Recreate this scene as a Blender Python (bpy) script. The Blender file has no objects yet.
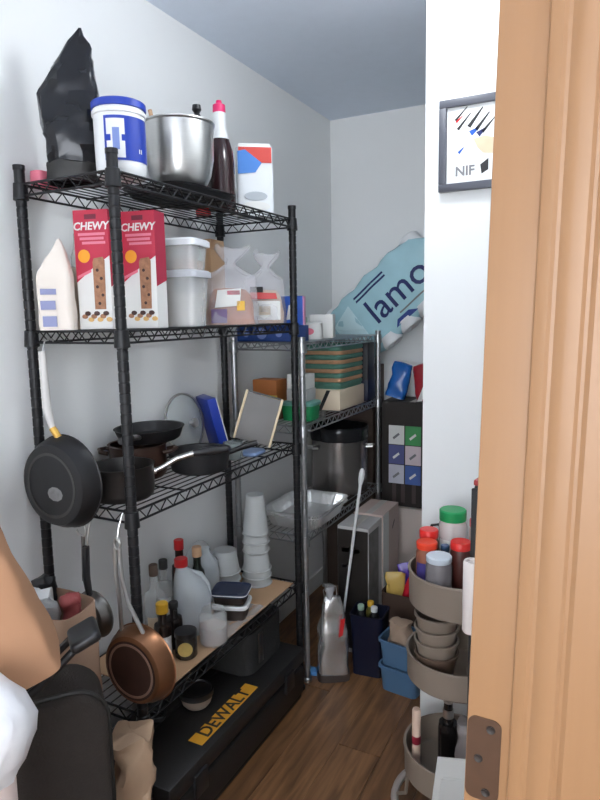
import bpy, bmesh, math, random
from mathutils import Vector, Matrix
random.seed(7)
PI = math.pi
SC = bpy.context.scene
COL = SC.collection

# ------------------------------------------------------------------ camera
FPX, YAW, PITCH, ROLL, EYE = 622.3, .4722, .1357, -.0175, 1.4494
cam_d = bpy.data.cameras.new('camera')
cam = bpy.data.objects.new('camera', cam_d); COL.objects.link(cam)
fw = Vector((-math.sin(YAW)*math.cos(PITCH), math.cos(YAW)*math.cos(PITCH), -math.sin(PITCH)))
rt = Vector((math.cos(YAW), math.sin(YAW), 0)); up = rt.cross(fw)
rt2 = rt*math.cos(ROLL)+up*math.sin(ROLL); up2 = up*math.cos(ROLL)-rt*math.sin(ROLL)
cam.matrix_world = Matrix(((rt2.x, up2.x, -fw.x, 0), (rt2.y, up2.y, -fw.y, 0), (rt2.z, up2.z, -fw.z, EYE), (0, 0, 0, 1)))
cam_d.sensor_fit = 'VERTICAL'; cam_d.sensor_height = 36; cam_d.lens = 36*FPX/800
cam_d.clip_start = .02
SC.camera = cam
def at(px, py, ax, val):
    """point where the sight line of a photo pixel meets the plane ax = val"""
    d = rt2*((px-300)/FPX) + up2*((400-py)/FPX) + fw
    o = Vector((0, 0, EYE)); i = 'xyz'.index(ax)
    return o + d*((val-o[i])/d[i])

# ------------------------------------------------------------------ light
wd = bpy.data.worlds.new('world'); SC.world = wd; wd.use_nodes = True
wd.node_tree.nodes['Background'].inputs[0].default_value = (.95, .97, 1, 1)
wd.node_tree.nodes['Background'].inputs[1].default_value = 1.15
def area(name, loc, size, power, color, rot=(0, 0, 0)):
    l = bpy.data.lights.new(name, 'AREA'); l.shape = 'DISK'; l.size = size; l.energy = power; l.color = color
    o = bpy.data.objects.new(name, l); COL.objects.link(o); o.location = loc; o.rotation_euler = rot
    return o
pl = bpy.data.lights.new('pantry_ceiling_light', 'POINT'); pl.energy = 6.2; pl.color = (.93, .97, 1); pl.shadow_soft_size = .08
plo = bpy.data.objects.new('pantry_ceiling_light', pl); COL.objects.link(plo); plo.location = (-.50, 1.50, 2.31)
wl = area('added_fill_light', (.10, -1.24, 1.45), 1.3, 38, (1, .98, .97), (math.radians(90), 0, PI))  # added daylight fill from behind the camera; no source is known there
wl.data.shape = 'SQUARE'
SC.view_settings.view_transform = 'Standard'; SC.view_settings.look = 'None'
SC.view_settings.exposure = .74; SC.view_settings.gamma = 1
SC.view_settings.use_curve_mapping = False

# ------------------------------------------------------------------ materials
MATS = {}
def M(name, col, rough=.5, metal=0, var=.12, scale=12, bump=0, bscale=60, trans=0, stretch=None, ior=1.3, spec=None):
    if name in MATS: return MATS[name]
    m = bpy.data.materials.new(name); m.use_nodes = True
    n, l = m.node_tree.nodes, m.node_tree.links
    b = n['Principled BSDF']
    b.inputs['Roughness'].default_value = rough; b.inputs['Metallic'].default_value = metal
    if trans:
        b.inputs['Transmission Weight'].default_value = trans; b.inputs['IOR'].default_value = ior
    if spec is not None: b.inputs['Specular IOR Level'].default_value = spec
    tc = n.new('ShaderNodeTexCoord'); mp = n.new('ShaderNodeMapping'); l.new(tc.outputs['Object'], mp.inputs[0])
    if stretch: mp.inputs['Scale'].default_value = stretch
    no = n.new('ShaderNodeTexNoise'); no.inputs['Scale'].default_value = scale; no.inputs['Detail'].default_value = 4
    l.new(mp.outputs[0], no.inputs[0])
    mx = n.new('ShaderNodeMix'); mx.data_type = 'RGBA'
    mx.inputs[6].default_value = tuple(c*(1-var) for c in col[:3])+(1,)
    mx.inputs[7].default_value = tuple(min(1, c*(1+var)) for c in col[:3])+(1,)
    l.new(no.outputs['Fac'], mx.inputs[0]); l.new(mx.outputs[2], b.inputs['Base Color'])
    if bump:
        n2 = n.new('ShaderNodeTexNoise'); n2.inputs['Scale'].default_value = bscale; n2.inputs['Detail'].default_value = 3
        l.new(mp.outputs[0], n2.inputs[0])
        bp = n.new('ShaderNodeBump'); bp.inputs['Strength'].default_value = bump; bp.inputs['Distance'].default_value = .004
        l.new(n2.outputs['Fac'], bp.inputs['Height']); l.new(bp.outputs[0], b.inputs['Normal'])
    MATS[name] = m
    return m
def film(name, col, opacity=.35, rough=.2):
    """thin clear plastic: see-through film with a glossy coat"""
    if name in MATS: return MATS[name]
    m = bpy.data.materials.new(name); m.use_nodes = True
    n, l = m.node_tree.nodes, m.node_tree.links
    b = n['Principled BSDF']; b.inputs['Roughness'].default_value = rough
    b.inputs['Base Color'].default_value = (*col, 1)
    no = n.new('ShaderNodeTexNoise'); no.inputs['Scale'].default_value = 25
    tc = n.new('ShaderNodeTexCoord'); l.new(tc.outputs['Object'], no.inputs[0])
    bp = n.new('ShaderNodeBump'); bp.inputs['Strength'].default_value = .4; bp.inputs['Distance'].default_value = .004
    l.new(no.outputs['Fac'], bp.inputs['Height']); l.new(bp.outputs[0], b.inputs['Normal'])
    t = n.new('ShaderNodeBsdfTransparent'); mx = n.new('ShaderNodeMixShader'); mx.inputs[0].default_value = opacity
    l.new(t.outputs[0], mx.inputs[1]); l.new(b.outputs[0], mx.inputs[2])
    l.new(mx.outputs[0], n['Material Output'].inputs['Surface'])
    MATS[name] = m
    return m
def sr(r, g, b):   # sRGB 0-255 to linear
    f = lambda c: (c/255/12.92) if c/255 <= .04045 else ((c/255+.055)/1.055)**2.4
    return (f(r), f(g), f(b))

PAINT = M('wall_paint', (.82, .83, .83), .6, var=.02, scale=3, bump=.06, bscale=180)
CEILP = M('ceiling_paint', (.74, .81, .92), .75, var=.03, scale=20, bump=.15, bscale=220)
JAMB = M('jamb_paint', sr(150, 112, 78), .4, var=.05, scale=5, stretch=(30, 30, 1.2), bump=.04, bscale=40)
BLACKMETAL = M('black_metal', (.012, .012, .014), .42, .3, var=.2)
CHROME = M('chrome_wire', (.42, .43, .44), .32, .9, var=.1)
STEEL = M('brushed_steel', (.62, .62, .61), .3, 1, var=.06, scale=6, stretch=(3, 3, 40))
STEELDK = M('dull_steel', (.25, .24, .23), .35, 1, var=.2)
WHITEPL = M('white_plastic', (.78, .79, .8), .35, var=.03)
BLUEPL = M('royal_blue_plastic', sr(30, 60, 165), .35, var=.06)
NAVY = M('navy_plastic', sr(24, 38, 78), .4, var=.1)
BLACKPL = M('black_plastic', (.014, .014, .016), .38, var=.2)
BLACKFOIL = M('black_foil', (.02, .021, .025), .2, .35, var=.2, bump=.25, bscale=18)
NONSTICK = M('black_nonstick', (.016, .016, .018), .45, .2, var=.3, scale=20)
KRAFT = M('kraft_paper', sr(176, 132, 100), .8, var=.08, scale=9, bump=.3, bscale=14)
KRAFT2 = M('pale_kraft_paper', sr(168, 138, 116), .8, var=.08, scale=7, bump=.35, bscale=12)
CARD = M('cardboard', sr(186, 150, 116), .8, var=.06, scale=8)
RED = M('red_plastic', sr(200, 36, 40), .35, var=.08)
CRIMSON = M('crimson_card', sr(190, 45, 72), .5, var=.06)
PINK = M('pink_card', sr(225, 120, 140), .5, var=.06)
YEL = M('yellow_plastic', sr(232, 180, 50), .4, var=.06)
GREEN = M('green_plastic', sr(28, 140, 84), .4, var=.06)
WHITECARD = M('white_card', (.76, .76, .74), .55, var=.03)
CREAM = M('cream_card', sr(222, 205, 180), .6, var=.06)
GLASSY = film('clear_glass', (.75, .78, .78), .28, .08)
CLEARPL = film('clear_plastic', (.8, .82, .85), .33, .15)
FROST = M('frosted_plastic', (.72, .75, .77), .35, var=.05, trans=.35, ior=1.15)
TAUPE = M('taupe_plastic', sr(140, 126, 114), .45, var=.05)
BROWNPL = M('brown_plastic', sr(98, 78, 66), .42, var=.08)
INK = M('black_ink', (.015, .015, .017), .6)
NAVYINK = M('navy_ink', sr(26, 40, 100), .5)
GREYINK = M('grey_ink', (.2, .2, .21), .6)

# ------------------------------------------------------------------ mesh helpers
I4 = Matrix.Identity(4)
def T(x, y, z): return Matrix.Translation((x, y, z))
def R(a, ax): return Matrix.Rotation(a, 4, ax)
class G:
    def __init__(s): s.v = []; s.f = []
    def add(s, vs, fs, m=None):
        o = len(s.v)
        s.v += [tuple(m @ Vector(p)) if m else tuple(p) for p in vs]
        s.f += [tuple(i+o for i in f) for f in fs]
        return s
    def box(s, c, d, m=None, bev=0, seg=2):
        bm = bmesh.new(); bmesh.ops.create_cube(bm, size=1)
        for v in bm.verts: v.co = Vector((v.co.x*d[0]+c[0], v.co.y*d[1]+c[1], v.co.z*d[2]+c[2]))
        if bev: bmesh.ops.bevel(bm, geom=bm.edges[:], offset=bev, segments=seg, profile=.5, affect='EDGES')
        bm.verts.index_update()
        s.add([v.co.copy() for v in bm.verts], [[v.index for v in f.verts] for f in bm.faces], m)
        bm.free(); return s
    def lathe(s, prof, n=28, m=None, sx=1, sy=1):
        vs, fs, rows = [], [], []
        for r, z in prof:
            if r < 1e-6: rows.append([len(vs)]); vs.append((0, 0, z))
            else:
                rows.append(list(range(len(vs), len(vs)+n)))
                vs += [(r*sx*math.cos(2*PI*k/n), r*sy*math.sin(2*PI*k/n), z) for k in range(n)]
        for a, b in zip(rows, rows[1:]):
            for k in range(n):
                k2 = (k+1) % n
                if len(a) == 1 and len(b) == 1: continue
                if len(a) == 1: fs.append((a[0], b[k2], b[k]))
                elif len(b) == 1: fs.append((a[k], a[k2], b[0]))
                else: fs.append((a[k], a[k2], b[k2], b[k]))
        return s.add(vs, fs, m)
    def tube(s, pts, r, n=8, closed=False, m=None):
        pts = [Vector(p) for p in pts]; N = len(pts); vs, fs = [], []
        rr = r if isinstance(r, (list, tuple)) else [r]*N
        t0 = None; nrm = None
        for i in range(N):
            a = pts[(i-1) % N] if (closed or i) else pts[0]
            b = pts[(i+1) % N] if (closed or i < N-1) else pts[-1]
            t = (b-a).normalized()
            if nrm is None:
                nrm = t.cross(Vector((0, 0, 1)) if abs(t.z) < .9 else Vector((1, 0, 0))).normalized()
            else:
                nrm = (nrm - t*nrm.dot(t))
                nrm = nrm.normalized() if nrm.length > 1e-6 else t.orthogonal().normalized()
            bn = t.cross(nrm)
            for k in range(n):
                a_ = 2*PI*k/n
                vs.append(pts[i] + (nrm*math.cos(a_)+bn*math.sin(a_))*rr[i])
        for i in range(N if closed else N-1):
            j = (i+1) % N
            for k in range(n):
                k2 = (k+1) % n
                fs.append((i*n+k, i*n+k2, j*n+k2, j*n+k))
        if not closed:
            fs.append(tuple(range(n-1, -1, -1))); fs.append(tuple((N-1)*n+k for k in range(n)))
        return s.add(vs, fs, m)
    def prism(s, poly, z0, z1, m=None):
        n = len(poly)
        vs = [(x, y, z0) for x, y in poly]+[(x, y, z1) for x, y in poly]
        fs = [tuple(range(n-1, -1, -1)), tuple(range(n, 2*n))]+[(k, (k+1) % n, n+(k+1) % n, n+k) for k in range(n)]
        return s.add(vs, fs, m)
    def loft(s, rings, m=None, cap=(True, True)):
        n = len(rings[0]); vs = [p for r in rings for p in r]; fs = []
        for i in range(len(rings)-1):
            for k in range(n):
                k2 = (k+1) % n
                fs.append((i*n+k, i*n+k2, (i+1)*n+k2, (i+1)*n+k))
        if cap[0]: fs.append(tuple(range(n-1, -1, -1)))
        if cap[1]: fs.append(tuple((len(rings)-1)*n+k for k in range(n)))
        return s.add(vs, fs, m)
    def build(s, name, mat, parent=None, angle=38, smooth=True):
        me = bpy.data.meshes.new(name); me.from_pydata(s.v, [], s.f); me.update()
        bm = bmesh.new(); bm.from_mesh(me); bmesh.ops.recalc_face_normals(bm, faces=bm.faces[:]); bm.to_mesh(me); bm.free()
        if smooth:
            me.shade_smooth(); me.set_sharp_from_angle(angle=math.radians(angle))
        me.materials.append(mat)
        o = bpy.data.objects.new(name, me); COL.objects.link(o)
        if parent is not None: o.parent = parent
        return o
def sring(a, b, z, n=32, e=4., cx=0, cy=0):
    out = []
    for k in range(n):
        t = 2*PI*k/n; c, s_ = math.cos(t), math.sin(t)
        out.append(Vector((cx+a*math.copysign(abs(c)**(2/e), c), cy+b*math.copysign(abs(s_)**(2/e), s_), z)))
    return out
def _h(i, j, k):
    n = (i*374761393+j*668265263+k*1442695041) & 0xffffffff
    n = ((n ^ (n >> 13))*1274126177) & 0xffffffff
    return ((n ^ (n >> 16)) & 0xffff)/32767.5-1
def vnoise(p):
    """smooth repeatable value noise, -1..1"""
    i, j, k = math.floor(p[0]), math.floor(p[1]), math.floor(p[2])
    u, v, w = p[0]-i, p[1]-j, p[2]-k
    u, v, w = u*u*(3-2*u), v*v*(3-2*v), w*w*(3-2*w)
    a = [_h(i, j+b, k+c)*(1-u)+_h(i+1, j+b, k+c)*u for c in (0, 1) for b in (0, 1)]
    return (a[0]*(1-v)+a[1]*v)*(1-w)+(a[2]*(1-v)+a[3]*v)*w
def nvec(p):
    p = Vector(p)*1.8
    return Vector((vnoise(p), vnoise((p[0]+31.4, p[1]+7.7, p[2]+3.1)), vnoise((p[0]-17.3, p[1]+59.2, p[2]-11.6))))*.85
def crumple(rings, amp, freq, seed=0, keep=0):
    sd = Vector((seed*3.7, seed*1.3, seed*5.1))
    for i, r in enumerate(rings):
        if i < keep: continue
        for p in r: p += nvec(p*freq+sd)*amp + nvec(p*freq*2.3+sd)*amp*.45
    return rings
def soft(w, d, h, nz=14, n=36, e=6, amp=.006, freq=9, seed=0, taper=None, close_top=True, bulge=0):
    """rounded, crumpled upright block whose base is at z = 0"""
    rings = []
    for i in range(nz+1):
        t = i/nz; k = taper(t) if taper else (1, 1)
        bl = 1+bulge*math.sin(PI*t)
        rings.append(sring(w/2*k[0]*bl, d/2*k[1]*bl, h*t, n, e))
    crumple(rings, amp, freq, seed, 1)
    if close_top:
        c = sum(rings[-1], Vector())/n
        for q in (.6, .2): rings.append([c.lerp(p, q)+Vector((0, 0, .006*(1-q))) for p in rings[nz]])
    for p in rings[0]: p.z = 0
    return rings
def tag(o, label, cat, group=None):
    o['label'] = label; o['category'] = cat
    if group: o['group'] = group
    return o
def thing(name, label, cat, loc, rz=0, group=None, rot=None):
    o = bpy.data.objects.new(name, None); COL.objects.link(o); o.empty_display_size = .05
    o.location = loc; o.rotation_euler = rot if rot else (0, 0, rz)
    return tag(o, label, cat, group)
def struct(o): o['kind'] = 'structure'; return o
def text(body, size, name, mat, parent, loc, rot, ext=.0004, shear=0, bold=0, align='CENTER'):
    cu = bpy.data.curves.new('t', 'FONT'); cu.body = body; cu.size = size; cu.extrude = ext; cu.shear = shear; cu.offset = bold
    cu.align_x = align; cu.align_y = 'CENTER'; cu.resolution_u = 3
    tmp = bpy.data.objects.new('t', cu); COL.objects.link(tmp)
    dg = bpy.context.evaluated_depsgraph_get(); dg.update()
    me = bpy.data.meshes.new_from_object(tmp.evaluated_get(dg)); me.name = name
    bpy.data.objects.remove(tmp); bpy.data.curves.remove(cu)
    me.materials.clear(); me.materials.append(mat)
    o = bpy.data.objects.new(name, me); COL.objects.link(o); o.parent = parent
    o.location = loc; o.rotation_euler = rot
    return o
def panel(name, poly, mat, parent, m, th=.0007):
    """flat print: polygon in (u, v) laid on a face given by matrix m (face plane = local XY of m)"""
    return G().prism(poly, 0, th, m).build(name, mat, parent, smooth=False)
def rectp(x0, y0, x1, y1): return [(x0, y0), (x1, y0), (x1, y1), (x0, y1)]
def circ(cx, cy, r, n=24, ry=None): return [(cx+r*math.cos(2*PI*k/n), cy+(ry or r)*math.sin(2*PI*k/n)) for k in range(n)]
FRONT = R(PI/2, 'X')            # u -> x, v -> z, facing -y
def front(d): return T(0, -d/2, 0) @ FRONT
def side(w): return T(w/2, 0, 0) @ R(PI/2, 'Z') @ FRONT      # facing +x, u -> y
FR = (PI/2, 0, 0)

# ------------------------------------------------------------------ room shell
WX, WY, CZ = -1.385, 3.113, 2.448
PX, PY = -.517, 1.83           # corner of the projecting wall with the picture
JY, JX = .55, -.105            # door jamb
def slab(name, x0, x1, y0, y1, z0, z1, mat):
    return struct(G().box(((x0+x1)/2, (y0+y1)/2, (z0+z1)/2), (x1-x0, y1-y0, z1-z0)).build(name, mat, smooth=False))
floor = slab('floor', WX-.1, 1.6, -1.3, WY+.1, -.06, -.006, M('floor_joint', (.03, .02, .014), .8))
slab('ceiling', WX-.1, 1.6, -1.3, WY+.1, CZ, CZ+.06, CEILP)
slab('wall_left', WX-.1, WX, -1.3, WY+.1, -.006, CZ, PAINT)
slab('wall_back', WX, .03, WY, WY+.1, -.006, CZ, PAINT)
slab('wall_partition', PX, .03, PY, WY, -.006, CZ, PAINT)
slab('wall_right', JX+.025, .03, JY+.018, PY, -.006, CZ, PAINT)
slab('wall_front', WX, 1.6, -1.4, -1.3, -.006, CZ, PAINT)
slab('baseboard_left', WX, WX+.014, -1.3, WY, -.004, .085, M('baseboard_paint', (.72, .72, .7), .4, var=.02))
slab('baseboard_back', WX+.014, PX, WY-.014, WY, -.004, .085, MATS['baseboard_paint'])
slab('baseboard_partition', PX, JX, PY-.014, PY, -.004, .085, MATS['baseboard_paint'])

def wood():
    m = bpy.data.materials.new('plank_wood'); m.use_nodes = True
    n, l = m.node_tree.nodes, m.node_tree.links; b = n['Principled BSDF']; b.inputs['Roughness'].default_value = .42
    oi = n.new('ShaderNodeObjectInfo'); tc = n.new('ShaderNodeTexCoord'); mp = n.new('ShaderNodeMapping')
    mp.inputs['Scale'].default_value = (14, 1.3, 1)
    cb = n.new('ShaderNodeCombineXYZ'); ml = n.new('ShaderNodeMath'); ml.operation = 'MULTIPLY'; ml.inputs[1].default_value = 37
    l.new(oi.outputs['Random'], ml.inputs[0]); l.new(ml.outputs[0], cb.inputs[1]); l.new(cb.outputs[0], mp.inputs['Location'])
    l.new(tc.outputs['Object'], mp.inputs[0])
    no = n.new('ShaderNodeTexNoise'); no.inputs['Scale'].default_value = 3; no.inputs['Detail'].default_value = 7; no.inputs['Distortion'].default_value = .6
    l.new(mp.outputs[0], no.inputs[0])
    cr = n.new('ShaderNodeValToRGB'); e = cr.color_ramp.elements
    e[0].position = .3; e[0].color = (*sr(98, 66, 42), 1); e[1].position = .72; e[1].color = (*sr(158, 114, 76), 1)
    l.new(no.outputs['Fac'], cr.inputs[0])
    mx = n.new('ShaderNodeMix'); mx.data_type = 'RGBA'; mx.blend_type = 'MULTIPLY'; mx.inputs[0].default_value = 1
    rp = n.new('ShaderNodeValToRGB'); rp.color_ramp.elements[0].color = (.72, .7, .7, 1); rp.color_ramp.elements[1].color = (1, 1, 1, 1)
    l.new(oi.outputs['Random'], rp.inputs[0]); l.new(cr.outputs[0], mx.inputs[6]); l.new(rp.outputs[0], mx.inputs[7])
    l.new(mx.outputs[2], b.inputs['Base Color'])
    return m
WOOD = wood()
pm = G().box((0, 0, -.003), (.149, 1.197, .006), bev=.0012, seg=1)
pm_o = None
for i in range(20):
    x = WX+.075+i*.15
    off = (i*.47) % 1.2
    for j in range(5):
        y = -1.3+off+j*1.2-.6
        if y-.6 > WY: continue
        if pm_o is None: pm_o = pm.build('plank', WOOD, floor, smooth=False); o = pm_o
        else: o = pm_o.copy(); COL.objects.link(o)
        o.location = (x, y, 0)

# door jamb on the right, with its stop moulding and the hinge leaf let into it
jamb = struct(G().box(((JX+.045)/2, JY+.009, 1.02), (.045-JX, .018, 2.06), bev=.0015).build('trim_1', JAMB))
jamb.matrix_world = T(JX, 0, 1.3) @ R(math.radians(1.25), 'Y') @ T(-JX, 0, -1.3)
jamb['label'] = 'tan painted door jamb with stop moulding'
prof = [(-.066, 0), (-.066, -.004), (-.0645, -.0065), (-.060, -.0085), (-.055, -.0092), (-.052, -.0078), (-.049, -.0078), (-.045, -.0105), (-.039, -.012), (-.030, -.012), (-.027, -.0095), (-.024, -.0095), (-.020, -.012), (.012, -.012), (.012, 0)]
G().prism([(x, JY+y) for x, y in prof], 0, 2.03).build('door_stop', JAMB, jamb, angle=25)
BRONZE = M('bronze_hinge', sr(82, 58, 42), .5, .3, var=.15, scale=40)
hg = []
hx0, hx1, hz0, hz1, hr = -.104, -.0735, .992, 1.076, .008
for cx, cz, a0 in ((hx1-hr, hz0+hr, -90), (hx1-hr, hz1-hr, 0), (hx0+hr, hz1-hr, 90), (hx0+hr, hz0+hr, 180)):
    for k in range(6):
        a = math.radians(a0+k*18); hg.append((cx+hr*math.cos(a), cz+hr*math.sin(a)))
hinge = G().prism(hg, 0, .0012, T(0, JY, 0) @ FRONT).build('hinge_leaf', BRONZE, jamb); hinge['label'] = 'bronze hinge leaf with countersunk screws'
for x, z in ((-.083, 1.066), (-.093, 1.034), (-.085, 1.001)):
    G().lathe([(0, .0013), (.0026, .0013), (.0038, .0021), (.0042, .0012)], 14, T(x, JY, z) @ FRONT).build('screw', M('screw_dark', (.02, .013, .01), .6), hinge)
struct(G().box((.04, JY+.046, 1.05), (.018, .06, 2.1), bev=.004).build('trim_2', JAMB))

# made-up kitchen window behind the camera, added to go with the fill light
win = struct(G().box((.10, -1.298, 1.45), (1.34, .004, 1.34)).build('added_window_1', M('added_window_glass', (.7, .75, .8), .1), smooth=False))
for x, z, sx, sz in ((.10, 2.14, 1.44, .05), (.10, .76, 1.44, .05), (-.595, 1.45, .05, 1.34), (.795, 1.45, .05, 1.34), (.10, 1.45, .03, 1.34)):
    G().box((x, -1.285, z), (sx, .03, sz), bev=.003).build('added_window_frame', MATS['baseboard_paint'], win)
# ceiling lamp of the pantry (above the frame)
for nm, lx, ly, lab in (('ceiling_lamp', -.50, 1.50, 'round frosted ceiling lamp inside the pantry'),):
    t = thing(nm, lab, 'lamp', (lx, ly, CZ))
    G().lathe([(0, -.03), (.15, -.03), (.155, -.02), (.155, 0), (0, 0)], 32).build('lamp_base', WHITEPL, t)
    em = M('lamp_diffuser', (.9, .9, .9), .4)
    G().lathe([(.148, -.03), (.146, -.045), (.12, -.062), (.06, -.072), (0, -.074)], 32).build('lamp_shade', em, t)

# ------------------------------------------------------------------ wire racks
def wire_shelf(parent, mat, L, d, z, collar):
    # local frame of the rack: x 0..d from front (0) to back (-d), y 0..L
    g = G(); r = .0032; dz = .028; i = .012
    for zz in (z, z-dz):
        g.tube([(-i*0, 0, zz), (0, L, zz)], r, 6); g.tube([(-d, 0, zz), (-d, L, zz)], r, 6)
        g.tube([(0, 0, zz), (-d, 0, zz)], r, 6); g.tube([(0, L, zz), (-d, L, zz)], r, 6)
    def zig(a, b, n):
        a, b = Vector(a), Vector(b)
        g.tube([a.lerp(b, k/n)+Vector((0, 0, 0 if k % 2 else -dz)) for k in range(n+1)], .0022, 5)
    nl, ns = int(L/.026), int(d/.026)
    zig((0, 0, z), (0, L, z), nl); zig((-d, 0, z), (-d, L, z), nl); zig((0, 0, z), (-d, 0, z), ns); zig((0, L, z), (-d, L, z), ns)
    s = g.build('wire_shelf', mat, parent)
    w = G(); n = int(d/.026)
    for k in range(1, n): w.tube([(-d*k/n, 0, z+.001), (-d*k/n, L, z+.001)], .0019, 5)
    for k in range(1, 4): w.tube([(0, L*k/4, z-.003), (-d, L*k/4, z-.003)], .0028, 5)
    w.build('wire_grid', mat, s)
    for x in (0, -d):
        for y in (0, L):
            G().lathe([(.0135, -.04), (.019, -.038), (.0165, .002), (.0135, .004)], 16, T(x, y, z)).build('corner_collar', collar, parent)
def rack(label, group, x, y, L, d, H, tiers, mat, pmat, r=.0132):
    t = thing('wire_rack', label, 'rack', (x, y, 0))
    pr = [(0, 0), (.018, 0), (.018, .012), (r, .016)]
    z = .05
    while z < H-.03:
        pr += [(r, z), (r-.0011, z+.001), (r-.0011, z+.004), (r, z+.005)]; z += .0254
    pr += [(r, H-.012), (r+.0015, H-.011), (r+.0015, H), (0, H+.001)]
    po = None
    for px in (0, -d):
        for py in (0, L):
            if po is None: po = G().lathe(pr, 16).build('post', pmat, t); o = po
            else: o = po.copy(); COL.objects.link(o)
            o.location = (px, py, 0)
    for z in tiers: wire_shelf(t, mat, L, d, z, pmat)
    return t
B, D1, Y0, L1 = -1.045, .306, 1.126, .883
T1, T2, T3, T4 = 1.785, 1.4186, .9758, .4358
rack('tall black wire rack with four shelves along the white wall', None, B, Y0, L1, D1, 1.831, (T1, T2, T3, T4), BLACKMETAL, BLACKMETAL)
U1, U2, U3 = 1.347, 1.03, .598
rack('lower grey chrome wire rack standing beyond the black one', None, B, 2.068, .828, 0.30, 1.368, (U1, U2, U3), CHROME, CHROME, .0125)
wz = .0035   # things stand on the wires
S1, S2, S3, S4 = T1+wz, T2+wz, T3+wz, T4+wz
V1, V2, V3 = U1+wz, U2+wz, U3+wz

def face(p): return math.atan2(-p[0], p[1])      # turn about z that shows a thing's front to the doorway
def L3(p, z): return (p[0], p[1], z)

# ================================================================== shelf 1 (top of the black rack)
# black foil pouch
p = (-1.248, 1.207)
t = thing('foil_pouch', 'shiny black foil pouch with pinched top standing on the top shelf', 'pouch', L3(p, S1), face(p)-.15)
rings = []
H = .375
for i in range(23):
    q = i/22
    a = .062*(1+.10*math.sin(PI*min(1, q*1.3))) if q < .62 else .066*(1-((q-.62)/.38)**1.15*.96)
    b = .048*(1-.15*q) if q < .5 else .0408*(1-(q-.5)/.5*.93)
    cx = .0 if q < .55 else .036*((q-.55)/.45)**1.3
    rings.append(sring(max(a, .003), max(b, .002), H*q, 32, 3.2, cx, 0))
crumple(rings, .012, 14, 4, 1)
crumple(rings, .005, 36, 5, 1)
G().loft(rings).build('pouch_body', BLACKFOIL, t, angle=22)
rings = [sring(.064, .05, z, 32, 3.2) for z in (.0, .012, .03, .045)]
crumple(rings, .008, 30, 6, 1)
G().loft(rings).build('gusset_base', M('matt_black_foil', (.02, .019, .018), .5, var=.3, bump=.4, bscale=30), t, angle=50)

# white tub with blue lid
p = at(122, 174, 'x', -1.103); rz = face(p)
t = thing('plastic_tub', 'white plastic tub with royal blue lid and blue label beside the black pouch', 'tub', L3(p, S1), rz)
G().lathe([(0, 0), (.060, 0), (.063, .004), (.0645, .03), (.0655, .155), (.069, .157), (.069, .166), (.066, .168), (.0655, .172), (0, .172)], 40).build('tub_body', WHITEPL, t)
G().lathe([(.0672, .172), (.0695, .173), (.0695, .189), (.067, .192), (.060, .192), (.058, .189), (0, .189)], 40).build('lid', BLUEPL, t)
def wrap(name, mat, par, r, z0, z1, a0, a1, n=14, th=.0006):
    g = G(); vs = []; fs = []
    for k in range(n+1):
        a = a0+(a1-a0)*k/n
        for z in (z0, z1): vs.append(((r+th)*math.sin(a), -(r+th)*math.cos(a), z))
    fs = [(2*k, 2*k+2, 2*k+3, 2*k+1) for k in range(n)]
    return g.add(vs, fs).build(name, mat, par)
t.scale = (.93, .93, .9)
lb = wrap('label_print', BLUEPL, t, .0655, .034, .146, -.62, 1.5)
wrap('label_panel', WHITEPL, lb, .0660, .040, .138, -.52, .18)
for a in (-.45, .16): wrap('label_dot', BLUEPL, lb, .0665, .082, .098, a-.1, a+.1, 4)
wrap('label_mark', M('pale_blue_ink', sr(120, 140, 200), .5), lb, .0667, .060, .115, -.28, -.02, 4)
for a in (.75, .85): wrap('label_mark', WHITEPL, lb, .0665, .055, .066, a, a+.045, 2)

# steel mixing bowl on a dark roasting tray, with utensils inside
p = at(181, 186, 'x', -1.17)
tr = thing('roasting_tray', 'flat black roasting tray under the steel mixing bowl', 'tray', L3(p, S1), 0)
g = G()
rings = [sring(.100, .135, 0, 32, 5), sring(.112, .148, .022, 32, 5), sring(.120, .156, .024, 32, 5), sring(.118, .154, .020, 32, 5), sring(.108, .144, .019, 32, 5), sring(.097, .132, .003, 32, 5)]
g.loft(rings).build('tray_body', NONSTICK, tr)
bz = S1+.0035
b = thing('mixing_bowl', 'large brushed steel mixing bowl on the top shelf beside the blue and white tub', 'bowl', L3(p, bz))
pr = [(0, .004), (.045, .0), (.052, .0), (.052, .008), (.070, .028), (.090, .068), (.099, .115), (.1015, .205), (.1055, .209), (.1055, .213), (.101, .213), (.097, .205), (.095, .115), (.086, .070), (.067, .031), (0, .012)]
G().lathe(pr, 48).build('bowl_body', STEEL, b)
q = Vector((p[0], p[1], bz))
s = thing('wooden_spoon', 'wooden spoon leaning inside the steel mixing bowl', 'spoon', q+Vector((-.025, -.015, .022)))
G().tube([(0, 0, 0), (-.02, -.02, .12), (-.036, -.036, .228)], [.006, .005, .006], 8).build('spoon_handle', M('spoon_wood', sr(205, 165, 130), .6), s)
s = thing('beater', 'black knobbed beater handle poking out of the steel mixing bowl', 'utensil', q+Vector((.01, .02, .018)))
G().tube([(0, 0, 0), (.012, .02, .14), (.022, .028, .218)], .007, 8).build('shaft', STEEL, s)
G().lathe([(0, 0), (.012, 0), (.014, .01), (.008, .022), (.014, .032), (.012, .045), (0, .047)], 14, T(.022, .028, .212)).build('knob', BLACKPL, s)

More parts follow.
